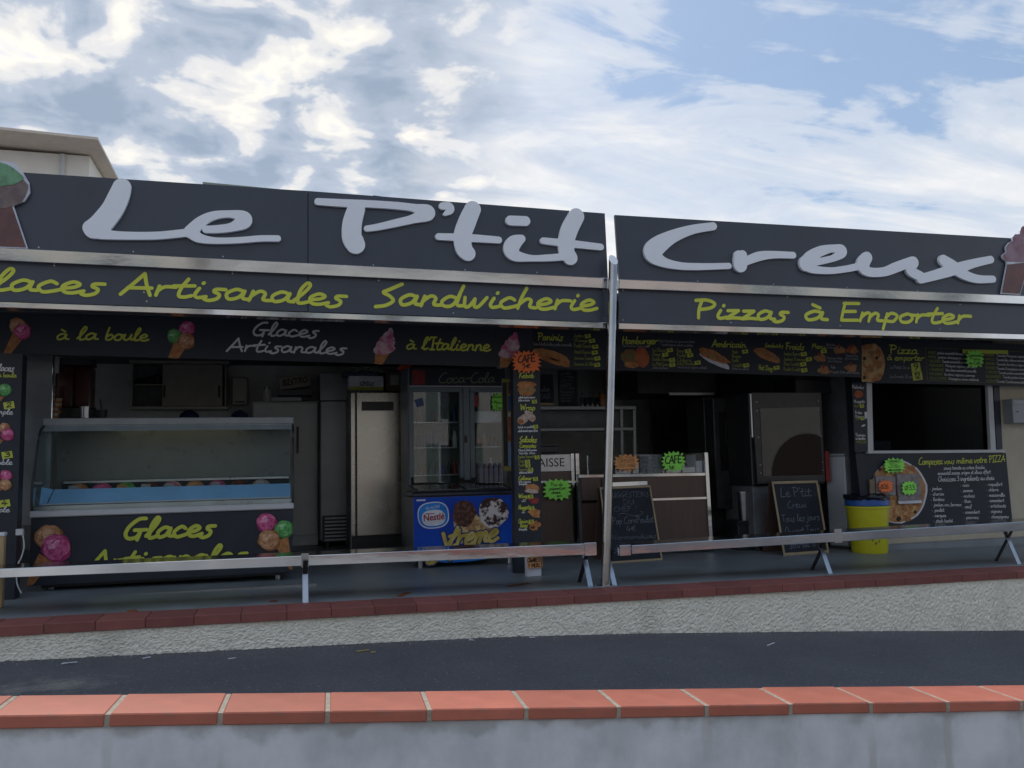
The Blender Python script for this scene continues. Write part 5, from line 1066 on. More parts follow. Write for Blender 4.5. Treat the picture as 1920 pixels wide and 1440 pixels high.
for i in range(5):
    for j in range(2):
        x = P(901+9.2*i, 890, 9.45).x; MB().lathe((x, 9.42+.075*j, zt0+.12), [(.032, 0), (.034, .06), (.031, .10), (.034, .13), (.03, .17), (.013, .20), (.013, .225)], 10).build('bottle', mat('bottle_label', (.16,.11,.09), .3, var=.3, scale=25, col2=(.06,.10,.2)), wbp, smooth=True)
# postcard rack
YQ = 8.62
pr = empty('card_rack', P(952, 884, YQ), 'narrow yellow-edged card rack hanging between the cooler and the menu column', 'rack')
cbox('backing', mat('rack_yellow', (.26,.24,.06), .5), pr, 943, 710, 963, 883, YQ, .02); cbox('dark_strip', black, pr, 943.5, 717, 951, 874, YQ-.006, .005, 0)
for i, (y0, y1, m) in enumerate(((717, 738, p_choc), (742, 770, mat('can_blue', (.03,.08,.25), .4)), (773, 781, p_wrap), (782, 826, prn('print_orange_card', (.40,.13,.05), (.25,.06,.04), 20)), (829, 874, prn('print_blue_card', (.08,.20,.42), (.25,.28,.32), 18)))): cbox('card', m, pr, 953, y0, 962, y1, YQ-.007, .006, .001)

# ---------------------------------------------------------------- menu column
YE = 8.22
mc = empty('menu_column', P(989, 1076, YE), 'tall dark menu column reading Kebab, Wrap and Salades beside the blue freezer', 'menu board')
mb = MB(); zf_ = FZ(2.5)
q = [P(962, 686, YE), P(1012.5, 686, YE), P(1016.5, 1076, YE), P(967, 1077, YE)]; q[2].z = zf_; q[3].z = zf_
mb.slab(q, (0, .12, 0)); mb.build('board', panel_in, mc)
words(mc, yel_in, [('Kebab', 973, 708.5, 1001, 708.5, 10), ('Wrap', 975, 769, 1003, 769, 11), ('Salades', 973, 829, 1006, 829, 11), ('Compos\u00e9es', 974, 839, 1005, 839, 8), ('Calamar', 972, 900, 997, 900, 8), ('Wings', 972, 934, 991, 933, 8), ('Nuggets', 972, 955, 994, 954, 8), ('Onions', 972, 981, 993, 980, 8), ('Rings', 975, 989, 989, 988, 8)], YE, .15, .1, 4)
words(mc, dim_y, [('Jambon Emmental', 971, 859, 1003, 858, 6), ('Thon', 971, 867, 983, 867, 6), ('Poulet', 972, 875, 985, 874, 6), ('Serrano', 972, 883, 991, 882, 6)], YE, .16, 0, 2)
words(mc, greyt, [('salade tomate oignons', 972, 747, 1003, 746.5, 4.5), ('frites ou boisson', 972, 752.5, 993, 752, 4.5), ('kebab ou poulet', 971, 803, 999, 802, 4.5), ('salade tomate oignons frites', 971, 810, 1008, 809, 4.5), ('A base de salade romaine', 972, 846, 1006, 845.5, 4.5), ('tomate, olive', 973, 851.5, 1003, 851, 4.5), ('salade oeuf mozza', 973, 888, 998, 887, 4.5), ('\u00e0 la romaine', 972, 905, 995, 905, 4.5), ('la barquette', 973, 909.5, 988, 909, 4.5), ('x10', 978, 941, 985, 941, 4.5), ('x6', 978, 962, 984, 962, 4.5), ('la barquette', 973, 994.5, 988, 994, 4.5)], YE, .16, 0, 2)
for x, y in ((1002, 753), (1004, 800), (1007, 857.5), (989, 865.5), (990, 873), (995, 881), (1004, 898), (995, 931), (997, 952.5), (996, 978)): tag(mc, x, y, YE, '5', 4.5, 3.5, -.12)
food(mc, 'kebab_print', p_fill, 987, 731, 17, 9, YE, .05, .003, 3); food(mc, 'kebab_print', p_bread, 987, 721, 18, 6, YE, 0, .005, 4); food(mc, 'kebab_print', p_bread, 987, 738, 13, 4, YE, 0, .006, 5)
food(mc, 'wrap_print', p_wrap, 994, 780, 13, 7, YE, .8, .003, 6); food(mc, 'wrap_print', p_wrap, 981, 786, 12, 8, YE, -.7, .005, 7); food(mc, 'wrap_print', p_fill, 976, 790, 6, 5, YE, 0, .007, 8)
food(mc, 'squid_print', p_bread, 998, 916, 13, 9, YE, .1, .003, 9); food(mc, 'squid_print', p_wrap, 997, 921, 13, 4, YE, .1, .005, 2); food(mc, 'wings_print', redm, 1001, 938, 10, 6, YE, .2, .003, 5, .15); food(mc, 'nuggets_print', p_bread, 1003, 962, 11, 8, YE, .3, .003, 6, .2); food(mc, 'rings_print', p_bread, 1002, 985, 11, 9, YE, -.2, .003, 7, .2); food(mc, 'rings_print', p_olive, 999, 989, 4, 2.5, YE, -.2, .005, 7, .1)
star(987, 678, 28, 22, YE-.03, orange, 'orange star card reading CAF\u00c9 1\u20ac on top of the menu column', [('CAF\u00c9', 971, 680, 1003, 678, 13), ('1\u20ac', 979, 692, 994, 690, 10)], 18, 5, th=.17)
ab = empty('ashtray_stand', P(1003, 1074, 8.0), 'orange card about cigarettes on a small white stand under the left bench', 'notice')
a_, b_, c_, d_ = pxbox(988, 1036, 1017, 1066, 7.95); bx('stand', p_white, ab, a_+.005, b_-.005, 7.97, 8.05, FZ(a_), d_-.02, .004); mb = MB(); mb.slab([P(988, 1038, 7.95), P(1016, 1036, 7.95), P(1017.5, 1064, 7.95), P(989, 1066, 7.95)], (0, .004, 0)); cdq = mb.build('card', peach, ab)
words(cdq, ink, [('CIGARETTE', 989, 1054, 1016.5, 1053, 8), ('Y MERCI', 990, 1064, 1016.5, 1062.5, 7)], 7.95, .17)

# ---------------------------------------------------------------- till counter and wooden service counter
YCa = 9.45
ca = empty('till_counter', P(1050, 1030, YCa), 'walnut till counter with steel plate lettered CAISSE right of the menu column', 'counter')
a_, b_, c_, d_ = pxbox(1000, 852, 1076, 1030, YCa); zf_ = FZ(a_)
zp = P(1040, 884, YCa).z
bx('front_panel', wood, ca, a_, b_, YCa, YCa+.03, zf_+.05, zp-.003, .003)
bx('body', int_dark, ca, a_, b_, YCa+.031, YCa+.6, zf_, d_-.02, .003)
pq = bx('name_plate', steel2, ca, a_, b_, YCa-.006, YCa+.03, zp, d_, .003)
p0 = P(994, 876, YCa-.007); block('CAISSE', ca, ink, p0, P(1058, 875, YCa).x-p0.x, (P(1030, 860, YCa)-P(1030, 876, YCa)).z, depth=.002)
for x0p, x1p in ((1071, 1076.5), (1079.5, 1086)):
    mb = MB(); q = [P(x0p, 850, YCa-.03), P(x1p, 850, YCa-.03), P(x1p+4.5, 1030, YCa-.03), P(x0p+4.5, 1030, YCa-.03)]; q[2].z = q[3].z = FZ(3.2)
    mb.slab(q, (0, .05, 0)); mb.build('post', steel, ca, bevel=.003)
cslab('rail', steel, ca, [(1012, 901), (1090, 901), (1090, 906), (1012, 906)], YCa-.045, .015, bevel=.003)
star(1045, 918, 28, 21, YCa-.06, green, 'neon green star card about cheque payment on the till counter', [('Pas de', 1033, 911, 1055, 911, 6), ('paiement par', 1030, 919, 1061, 917, 6), ('cheque', 1034, 926, 1051, 925, 6), ('merci', 1044, 932, 1053, 931, 5)], 15, 9, th=.13)
tl = empty('card_terminal', P(1032, 850, 9.65), 'black till machine on the counter above the CAISSE plate', 'till'); cbox('body', black, tl, 1012, 836, 1048, 849.5, 9.6, .2, .01); cbox('screen', blackm, tl, 1014, 831, 1050, 836, 9.65, .18, .004)

YS = 9.35
sc = empty('service_counter', P(1210, 1020, YS), 'walnut service counter with steel rails and glass guard behind the chalkboard', 'counter')
xs0, xs1 = P(1089, 920, YS).x, P(1326, 920, YS).x; zf_ = FZ(4); zt_ = P(1210, 889, YS).z
def bar(nm_, pts, Y, dep=.02, m=steel): return cslab(nm_, m, sc, pts, Y, dep, bevel=.003)
xj = P(1128, 950, YS).x
mb = MB(); mb.slab([P(1090, 896, YS), P(1126, 895.5, YS), P(1132, 1040, YS), P(1095, 1040, YS)], (0, .03, 0)); mb.build('wood_panel', wood, sc)
mb = MB(); mb.slab([P(1128, 895.5, YS), P(1322, 892, YS), P(1323, 931, YS), P(1130, 936, YS)], (0, .03, 0)); mb.build('wood_panel', wood, sc)
mb = MB(); mb.slab([P(1130, 942, YS), P(1324, 936, YS), P(1334, 1030, YS), P(1134, 1040, YS)], (0, .03, 0)); mb.build('wood_panel', wood, sc)
bar('top_rail', [(1087, 890), (1325, 886), (1326, 892), (1087, 896)], YS-.02)
bar('mid_rail', [(1090, 938), (1127, 937), (1127, 942), (1090, 943)], YS-.02); bar('mid_rail', [(1130, 937), (1326, 931), (1327, 936), (1130, 942)], YS-.02)
bar('corner_post', [(1321, 848), (1327.5, 848), (1338, 1030), (1331, 1030)], YS-.03, .05)
mb = MB(); mb.box(xs0, xs1, YS+.04, YS+.6, zf_, zt_-.03); mb.build('body', int_dark, sc)
bx('worktop', steel2, sc, xs0, xs1, YS+.001, YS+.65, zt_-.028, zt_+.0, .004)
g0, g1, gz0, gz1 = pxbox(1150, 851, 1320, 887, YS); bx('glass_guard', gl_c, sc, g0, g1, YS+.0, YS+.006, zt_+.002, gz1, 0)
tray = mat('salad_tray', (.34,.35,.36), .6, var=.4, scale=40, col2=(.08,.09,.10))
bx('mottled_screen', tray, sc, P(1200, 870, YS+.03).x, P(1242, 870, YS+.03).x, YS+.03, YS+.036, zt_+.002, gz1-.01, 0)
bx('grey_notice', mat('grey_notice', (.22,.25,.28), .6), sc, P(1287, 870, YS+.03).x, P(1305, 870, YS+.03).x, YS+.03, YS+.036, P(1296, 876, YS).z, P(1296, 853, YS).z, 0)
for i in range(5):
    x = g0+.05+i*(g1-g0-.1)/5; w_ = (g1-g0-.1)/5-.02; tb = bx('food_tray', steel2, sc, x, x+w_, YS+.05, YS+.35, zt_+.002, zt_+.12+.03*(i % 2), .004)
    MB().lathe((x+w_/2, YS+.2, zt_+.12+.03*(i % 2)), [(w_*.45, .001), (w_*.35, .03), (.02, .045)], 12, 1, .9).build('topping', (tray, p_sal, tray, p_fill, p_wrap)[i], tb)
bx('napkin_box', p_white, sc, P(1306, 875, YS+.02).x, P(1318, 875, YS+.02).x, YS+.03, YS+.12, zt_+.002, P(1312, 864, YS).z, .004)
fa = empty('tap', P(1102, 888, YS+.2), 'slim steel tap on the service counter left of the post', 'tap'); q = P(1102, 888, YS+.15); zt2 = P(1102, 854, YS+.15).z
MB().tube([(q.x, YS+.15, zt_), (q.x, YS+.15, zt2), (q.x+.05, YS+.13, zt2)], .011, 8).build('spout', steel2, fa); MB().tube([(q.x, YS+.15, zt_+.12), (q.x+.04, YS+.12, zt_+.14)], .007, 6).build('lever', steel2, fa)
star(1175, 868, 25, 17, YS-.06, peach, 'orange star card warning not to lean on the service counter glass', [('NE PAS', 1157, 861, 1190, 860, 5.5), ("S'APPUYER", 1157, 868, 1190, 867, 6), ("C'EST CHAUD", 1159, 876, 1192, 875, 6), ('merci de votre attention', 1159, 882, 1193, 881, 4)], 15, 4, th=.09)
star(1263, 865, 23, 20, YS-.06, green, 'neon green star card reading CAF\u00c9 1\u20ac on the service counter glass', [('CAF\u00c9', 1247, 869, 1278, 868, 14), ('1\u20ac', 1254, 881, 1264, 880, 8)], 16, 2, th=.15)

# overshelf with blackboards
YO = 10.1
os_ = empty('overshelf', P(1100, 850, YO), 'two-tier steel overshelf above the till counter', 'shelf')
cbox('shelf', MC['dull_steel'], os_, 1006, 761.5, 1193, 768, YO, .35); cbox('shelf', MC['dull_steel'], os_, 1006, 802, 1190, 808, YO, .35)
for x in (1163, 1187): mb = MB(); mb.slab([P(x, 768, YO+.01), P(x+5, 768, YO+.01), P(x+6.5, 886, YO+.01), P(x+1.5, 886, YO+.01)], (0, .04, 0)); mb.build('post', MC['dull_steel'], os_)
cbox('post', MC['dull_steel'], os_, 1008, 768, 1012, 886, YO+.01, .04); cbox('back_sheet', int_dark, os_, 1012, 768.5, 1162, 801.5, YO+.3, .01, 0)
zsh = P(1100, 761.5, YO).z
k1 = empty('blackboard', P(1020, 760, YO+.1), 'small blackboard with a pale wood foot at the left of the overshelf', 'blackboard'); cbox('slate', slate_m, k1, 998, 702, 1038, 755, YO+.1, .02); cbox('ledge', frame_w, k1, 998, 755.2, 1039, 760.5, YO+.09, .05); words(k1, mat('chalk_dim', (.16,.17,.19), .9), [('Brulee', 1005, 735, 1030, 733, 9), ('SOCCAGE', 998, 748, 1033, 747, 9)], YO+.1, .13)
k2 = empty('blackboard', P(1064, 760, YO+.1), 'tall blackboard with a long handwritten list on the overshelf', 'blackboard'); cbox('slate', slate_m, k2, 1047, 694, 1083, 761, YO+.12, .02, .002)
words(k2, MC['chalk_dim'], [(t_, 1050+(i % 2), 703+5.6*i, 1070+(i*7) % 9, 702.5+5.6*i, 4.5) for i, t_ in enumerate(('SALADE', 'Tomates', 'Oignons', 'Mais', 'BARBECUE', 'KETCHUP', 'Mayonnaise', 'Andalouse', 'Harissa', 'Blanche'))], YO+.12, .15, 0, 2)
gg = empty('glass_row', P(1112, 761, YO+.15), 'upside-down glasses on the overshelf behind the post', 'glasses')
for i in range(4): q = P(1092+9*i, 755, YO+.15); MB().lathe((q.x, YO+.15, zsh), [(.045, 0), (.04, .12), (.012, .13), (.012, .18), (.04, .185)], 12).build('glass', glass('tumbler_glass', (.6,.62,.62), .08), gg, smooth=True)
oj = empty('orange_jar', P(1128, 761, YO+.2), 'orange brown jar on the overshelf beside the glasses', 'jar'); q = P(1129, 755, YO+.2); MB().lathe((q.x, YO+.2, zsh), [(.05, 0), (.055, .05), (.055, .14), (.04, .17)], 14).build('body', mat('amber', (.30,.11,.03), .3), oj, smooth=True); MB().lathe((q.x, YO+.2, zsh+.171), [(.043, 0), (.043, .03)], 14).build('lid', black, oj)
ho = empty('cooker_hood', P(1260, 760, 10.6), 'black cooker hood with a thin steel edge above the kitchen', 'hood')
cbox('canopy', blackm, ho, 1195, 690, 1342, 738, 10.6, 1.2); cbox('edge', steel2, ho, 1255, 736, 1340, 741, 10.58, .02, .002); cbox('duct', blackm, ho, 1225, 660, 1290, 690, 10.9, .5)
ra = empty('cooking_range', P(1265, 1000, 10.9), 'black cooking range under the hood', 'cooker'); cbox('body', blackm, ra, 1225, 862, 1342, 1010, 10.9, .8, .01, floor=True); cbox('splash_back', blackm, ra, 1222, 742, 1342, 862, 11.6, .05); cbox('panel', black, ra, 1228, 868, 1340, 882, 10.88, .018)
for i in range(5): q = P(1240+22*i, 875, 10.87); MB().tube([q, q+Vector((0, -.02, 0))], .02, 10).build('knob', steel2, ra)
# rotisserie cabinet and oven
YG = 9.75
rc = empty('rotisserie', P(1377, 1010, YG), 'black rotisserie cabinet with glass door left of the big oven', 'rotisserie')
a_, b_, c_, d_ = pxbox(1342, 742, 1412, 1010, YG); zf_ = FZ(5.5)
bx('body', blackm, rc, a_, b_+.2, YG+.25, YG+.75, zf_+.1, d_, .01)
bx('door_frame', blackm, rc, a_, b_, YG, YG+.24, zf_+.5, d_-.03, .01)
cbox('door_glass', gl_o, rc, 1350, 772, 1408, 882, YG-.008, .006, 0); cbox('cavity', int_dark, rc, 1350, 772, 1408, 882, YG-.001, .003, 0)
cbox('shelf_bar', steel2, rc, 1375, 824, 1406, 826, YG-.014, .004, .001)
MB().tube([P(x, y, YG-.015) for x, y in crom([(1366, 780), (1360, 805), (1365, 840), (1376, 865)], 5)], .005, 6).build('cable', black, rc)
for x in (a_+.06, b_+.1): MB().tube([(x, YG+.3, zf_), (x, YG+.3, zf_+.1)], .03, 8).build('caster', blackm, rc)
YX = 9.15
ov = empty('oven', P(1480, 1030, YX), 'large black oven with a mirror-dark glass door behind the small chalkboard', 'oven')
a_, b_, c_, d_ = pxbox(1414, 736, 1550, 1030, YX); zf_ = FZ(6); zd0 = P(1480, 906, YX).z
bx('body', blackm, ov, a_, b_, YX+.05, YX+.85, zd0-.02, d_, .01)
bx('stand', int_dark, ov, a_+.03, b_-.03, YX+.1, YX+.8, zf_+.08, zd0-.021, .01)
dr = cslab('door', blackm, ov, [(1409, 736), (1540, 736), (1547.5, 903), (1421, 908)], YX, .048, bevel=.004)
cslab('door_glass', gl_o, dr, [(1425, 766), (1536, 763), (1543, 890), (1431, 893)], YX-.006, .004)
mb = MB()
for px, py in ((1418.7, 754), (1534, 752), (1419, 770), (1535, 768), (1422, 820), (1539, 818), (1425.6, 872), (1542, 867), (1426.6, 887), (1543, 882)):
    q = P(px, py, YX-.002); MB().lathe((q.x, q.y, q.z), [(.009, -.004), (.009, .004)], 8).build('bolt', steel2, dr)
cbox('red_strip', redm, ov, 1548, 846, 1556, 903, YX+.03, .02, .002); cbox('door_edge', steel2, dr, 1408, 738, 1410.5, 820, YX-.004, .003, .001)
for x in (a_+.07, b_-.07):
    cq = MB(); cq.tube([(x-.015, YX+.12, zf_+.045), (x+.015, YX+.12, zf_+.045)], .045, 14); cq.build('caster', steel2, ov)
bo = empty('black_box', P(1530, 735, YX+.3), 'black appliance box on top of the oven', 'box'); a_, b_, c_, d_ = pxbox(1492, 707, 1569, 735, YX+.2); zo = P(1480, 736, YX).z
bx('case', black, bo, a_, b_, YX+.2, YX+.7, zo, zo+.2, .01); bx('top_plate', blackm, bo, a_-.01, b_+.01, YX+.19, YX+.71, zo+.201, zo+.215, .003)
sk = empty('steel_bucket', P(1402, 976, 9.45), 'shiny steel bucket on a black crate under the rotisserie', 'bucket')
a_, b_, c_, d_ = pxbox(1391, 922, 1414, 976, 9.4); r_ = (b_-a_)/2
MB().lathe(((a_+b_)/2, 9.5, c_), [(r_*.72, 0), (r_*.97, d_-c_-.02), (r_*1.05, d_-c_-.015), (r_*1.05, d_-c_)], 20).build('pail', steel2, sk, smooth=True); MB().tube([((a_+b_)/2-r_, 9.5, d_-.04), ((a_+b_)/2, 9.5-r_, d_-.1), ((a_+b_)/2+r_, 9.5, d_-.04)], .004, 6).build('bail', blackm, sk)
kr = empty('crate', P(1402, 1010, 9.5), 'low black crate holding the steel bucket', 'crate'); bx('box', black, kr, a_-.08, b_+.08, 9.38, 9.7, FZ(5.4), c_-.001, .008); bx('rim', blackm, kr, a_-.09, b_+.09, 9.37, 9.71, c_-.06, c_-.03, .004)
# chalkboards
def chalkboard(name, label, tl, tr, br, bl, fr_w, lines, hinge=False):
    BL, BR = PF(*bl), PF(*br); d1 = ray(*tl); d2 = ray(*tr)
    ux = (BR-BL).normalized()
    # top edge: same distance along the board's own width, further back
    def top(d, base): return d*((base.y+.17)/d.y)
    TL, TR = top(d1, BL), top(d2, BR)
    n_ = (BR-BL).cross(TL-BL).normalized()
    if n_.y > 0: n_ = -n_
    root = empty(name, (BL+BR)/2, label, 'chalkboard')
    th = -n_*.02
    mb = MB(); mb.slab([BL, BR, TR, TL], th); mb.build('slate', slate_m, root)
    c = (BL+BR+TR+TL)/4; fm_ = n_*.008
    for A_, B_ in ((BL, BR), (BR, TR), (TR, TL), (TL, BL)):
        i1 = (c-A_).normalized()*fr_w*1.3; i2 = (c-B_).normalized()*fr_w*1.3
        mb = MB(); mb.slab([A_+fm_, B_+fm_, B_+i2+fm_, A_+i1+fm_], -fm_*1.2); mb.build('frame', frame_w, root)
    # rear leaf
    bk = Vector((0, .42, 0))
    mb = MB(); b0, b1 = BL+bk, BR+bk; b0.z = FZ(b0.x); b1.z = FZ(b1.x); mb.slab([b0, b1, TR+th*1.3, TL+th*1.3], (0, .02, 0)); mb.build('rear_leaf', wood, root)
    for t_, x0, y0, x1, y1, h in lines:
        O = PP(x0, y0, BL, n_); U_ = PP(x1, y1, BL, n_)-O; hv = PP(x0, y0-h, BL, n_)-O
        upv = (TL-BL).normalized()*hv.length
        mb = MB(); mb.flat = True; put(mb, t_, O, U_, upv, .085, n=n_, k=3, lift=.002); mb.build('lettering', chalk, root)
    if hinge:
        mb = MB(); mb.slab([TL+Vector((.1,.03,.005)), TR+Vector((-.02,.03,.005)), TR+Vector((-.02,.03,.05)), TL+Vector((.1,.03,.05))], (0, .01, 0)); mb.build('hinge_bar', steel, root)
    return root, BL, n_
chalkboard('chalkboard', 'small wood-framed chalkboard reading Le P\u2019tit Creux in front of the oven', (1446, 903), (1532, 901), (1554, 1036), (1469, 1042), .03,
    [("Le P'tit", 1463, 932, 1521, 930, 17), ('Creux', 1477, 953, 1512, 951, 13), ('Tous les jours', 1467, 979, 1537, 974, 13), ('Ouvert Tous', 1473, 1003, 1536, 998, 14), ('soir\u00e9e 8', 1480, 1028, 1530, 1024, 13)])
r2, BL2, n2 = chalkboard('chalkboard', 'tall chalkboard reading Suggestions du Chef standing behind the steel post', (1124, 914), (1219, 910), (1242, 1050), (1140, 1057), .022,
    [('SUGGESTIONS', 1141, 933, 1217, 931, 10), ('DU', 1168, 946, 1190, 945, 9), ('CHEF', 1151, 959.5, 1184, 957.5, 9), ('!', 1190, 957.5, 1195, 957, 9), ('Pop CornPoulet', 1148, 983, 1226, 979, 13), ('4\u20ac', 1174, 998, 1192, 995, 12), ('Normandises', 1147, 1012, 1231, 1008, 9), ('Salade Maison', 1150, 1036, 1229, 1032, 9)], True)
pts = crom([(1160, 968), (1162, 963.5), (1172, 963), (1185, 967), (1198, 966), (1206, 961), (1200, 959)], 4)
mb = MB(); mb.tube([PP(x, y, BL2, n2)+n2*.003 for x, y in pts], .0035, 5); mb.build('flourish', chalk, r2)
# grey duct and yellow bin
YA = 8.95
q = PF(1594, 1029); ta = empty('grey_bin', (q.x, q.y+.12, FZ(q.x)), 'tall narrow grey metal bin left of the yellow bin', 'bin')
zt_ = P(1588, 850, q.y+.1).z; cx, cy, hw = q.x+.0, q.y+.12, .13; rot = R(28)
def rq(hw_, z): return [Vector((cx+hw_*(a*math.cos(rot)-b*math.sin(rot)), cy+hw_*(a*math.sin(rot)+b*math.cos(rot)), z)) for a, b in ((-1,-1),(1,-1),(1,1),(-1,1))]
greym = mat('grey_bin_metal', (.44,.48,.52), .35, .4, var=.06)
mb = MB(); mb.hexa(rq(hw, FZ(cx)+.03)+rq(hw, zt_-.03)); mb.build('body', greym, ta, bevel=.015, smooth=False)
mb = MB(); mb.hexa(rq(hw*1.03, zt_-.029)+rq(hw*1.0, zt_)); mb.build('lid', greym, ta, bevel=.006); mb = MB(); mb.hexa(rq(hw*.96, FZ(cx))+rq(hw*.96, FZ(cx)+.029)); mb.build('base', black, ta)
q = PF(1648, 1038); zt_ = P(1641, 949, q.y).z; z0_ = FZ(q.x); h = zt_-z0_
yb = empty('yellow_bin', (q.x, q.y+.16, z0_), 'yellow rubbish bin with blue rim and black bag under the pizza hatch', 'bin')
cx, cy = q.x, q.y+.16; kx = (P(1673, 949, cy).x-P(1609, 949, cy).x)/2
mb = MB(); mb.lathe((cx, cy, z0_), [(kx*.80, 0), (kx*.83, .015), (kx*.97, h-.03), (kx*1.03, h-.025), (kx*1.03, h)], 32); mb.build('body', yelbin, yb, smooth=True)
mb = MB(); mb.lathe((cx, cy, z0_+h+.001), [(kx*1.0, 0), (kx*1.04, .01), (kx*1.02, .085), (kx*.97, .09)], 32); mb.build('rim', bluelid, yb, smooth=True)
mb = MB(); rnd = random.Random(4)
mb.lathe((cx, cy, z0_+h+.052), [(kx*1.045, .03), (kx*1.06, .05), (kx*1.08, .062), (kx*1.03, .085), (kx*.9, .075), (kx*.85, .04)], 40)
for i, v_ in enumerate(mb.v): mb.v[i] = v_+Vector((rnd.uniform(-.006, .006), rnd.uniform(-.006, .006), rnd.uniform(-.014, .008)))
mb.build('bin_bag', bag, yb, smooth=True)
for dx_, dy_, s_ in ((-.06, .19, .035), (.0, .23, .03), (.03, .16, .025), (-.02, .14, .03)):
    a = -math.pi/2+dx_*4-.25; z = z0_+dy_; rr = kx*(.81+.16*dy_/h)+.003
    mb = MB(); mb.poly([(cx+rr*math.cos(a+s_*1.5*math.cos(q_)*1.5), cy+rr*math.sin(a+s_*1.5*math.cos(q_)*1.5), z+s_*math.sin(q_)*(1+.3*math.sin(3*q_))) for q_ in [6.283*i/12 for i in range(12)]]); mb.build('scuff', mat('bin_sticker', (.25,.24,.10), .7, var=.4, scale=30), yb)
# hatch: window frame, boards, cards
wf2 = empty('hatch_window', P(1745, 850, YW), 'white framed pizza hatch window standing open', 'window')
cslab('stile', alu, wf2, [(1625, 717), (1635, 718), (1638, 849), (1628, 849)], YW-.03, .05, bevel=.003); cslab('stile', alu, wf2, [(1852, 722), (1861, 722), (1868, 846), (1858, 846)], YW-.03, .05, bevel=.003)
cslab('sill', alu, wf2, [(1628, 845), (1885, 843), (1886, 848.5), (1628, 850.5)], YW-.06, .09, bevel=.003); cslab('head', alu, wf2, [(1625, 713), (1861, 718), (1861, 722), (1625, 717)], YW-.03, .05)
cslab('glass_pane', gl_w, wf2, [(1637, 720), (1852, 722), (1858, 844), (1639, 846)], YW+.03, .006)
cslab('dark_jamb', mat('navy_jamb', (.025,.035,.06), .5), wf2, [(1863, 722), (1874, 722), (1880, 842), (1869, 842)], YW-.02, .018)
cbox('latch', p_white, wf2, 1622, 772, 1626.5, 785, YW-.05, .02, .003)
hb = empty('carton', P(1653, 845, YW+.1), 'grey blue box standing inside the hatch at its left', 'box'); cbox('box', mat('blue_grey_box', (.16,.18,.21), .6), hb, 1639, 828, 1671, 844, YW+.06, .2); cbox('lid', mat('blue_grey_box', (.16,.18,.21), .6), hb, 1638, 826, 1672, 828, YW+.055, .21)
ms = empty('menu_strip', P(1612, 835, YW-.03), 'narrow dark menu strip left of the hatch window', 'menu board')
cslab('board', panel_in, ms, [(1597, 716), (1623, 717), (1627, 848), (1603, 848)], YW-.03, .02)
words(ms, greyt, [('Kebabs', 1598, 728, 1619, 729, 6), ('Nuggets', 1601, 755, 1621, 755, 5.5), ('Frites', 1603, 776, 1616, 776, 5.5), ('Oignon', 1603, 783, 1619, 783, 5), ('Tiramisu', 1604, 818, 1622, 818, 5.5), ('au Speculoos', 1604, 824, 1622, 824, 5)], YW-.03, .15, 0, 2)
words(ms, dim_y, [('les 6', 1602, 763, 1612, 763, 5), ('les 8', 1604, 787, 1612, 787, 5), ('MAISON', 1605, 831, 1624, 831, 5)], YW-.03, .15, 0, 2)
food(ms, 'burger_print', p_bun, 1610, 739, 8, 7, YW-.03); food(ms, 'spoon_print', p_white, 1619, 798, 4, 1.5, YW-.03, -.4); tag(ms, 1616, 761, YW-.03, '5', 3.5, 3.5); tag(ms, 1617, 784, YW-.03, '5', 3.5, 3.5)
pb3 = empty('pizza_board', P(1750, 985, YW-.04), 'dark pizza ingredients board reading Composez vous m\u00eame votre PIZZA under the hatch', 'menu board')
YI = YW-.04
cslab('board', panel_in, pb3, [(1604, 851), (1886, 849.5), (1899, 986), (1621, 998)], YI, .025)
blob(pb3, 'pizza_print', p_white, 1685, 922, 53, 60, YI, .002, seed=3, amp=.03); blob(pb3, 'pizza_print', p_crust, 1683.5, 922, 51, 58, YI, .004, seed=3, amp=.03); blob(pb3, 'pizza_print', p_pizza, 1682, 923, 45, 51, YI, .006, seed=5, amp=.04)
for x, y, r_ in ((1685, 973, 4.5), (1650, 880, 3), (1716, 960, 3)): food(pb3, 'olive_print', p_olive, x, y, r_, r_, YI, 0, .009)
for x, y, r_ in ((1700, 972, 8), (1720, 945, 6), (1696, 955, 6), (1655, 885, 8), (1710, 878, 7)): food(pb3, 'ham_print', p_fill, x, y, r_, r_*.7, YI, .5, .008, int(x), .2)
words(pb3, yel_in, [('Composez', 1722, 871, 1767, 870, 13), ('vous', 1770, 870, 1789, 869, 11), ('m\u00eame', 1793, 869, 1823, 868, 12), ('votre', 1826, 868, 1850, 867, 12), ('PIZZA', 1854, 867, 1884, 865, 12)], YI, .13, .1, 4)
words(pb3, greyt, [('sauce tomate ou cr\u00e8me fraiche', 1769, 880.5, 1846, 879, 7), ('emmental mozza, origan et olives offert', 1758, 890.5, 1857, 887.5, 7), ('Choisissez 3 ingr\u00e9dients au choix', 1759, 902.5, 1864, 899.5, 9)], YI, .13, 0, 3)
ing = [(1743, ['jambon', 'chorizo', 'lardons', 'jambon cru Serrano', 'poulet', 'merguez', 'steak hach\u00e9'], 919), (1800, ['noix', 'saumon', 'anchois', 'thon', 'oeuf', 'camembert', 'poivrons'], 912.5), (1848, ['roquefort', 'ch\u00e8vre', 'mozzarella', 'camembert', 'artichauts', 'oignons', 'champignons'], 911)]
for x, its, y in ing:
    for i, t_ in enumerate(its):
        xx = x+i*1.1; words(pb3, greyt, [('* '+t_, xx, y+10.1*i, xx+6+len(t_)*2.75, y+10.1*i-.5, 6.5)], YI, .14, 0, 3)
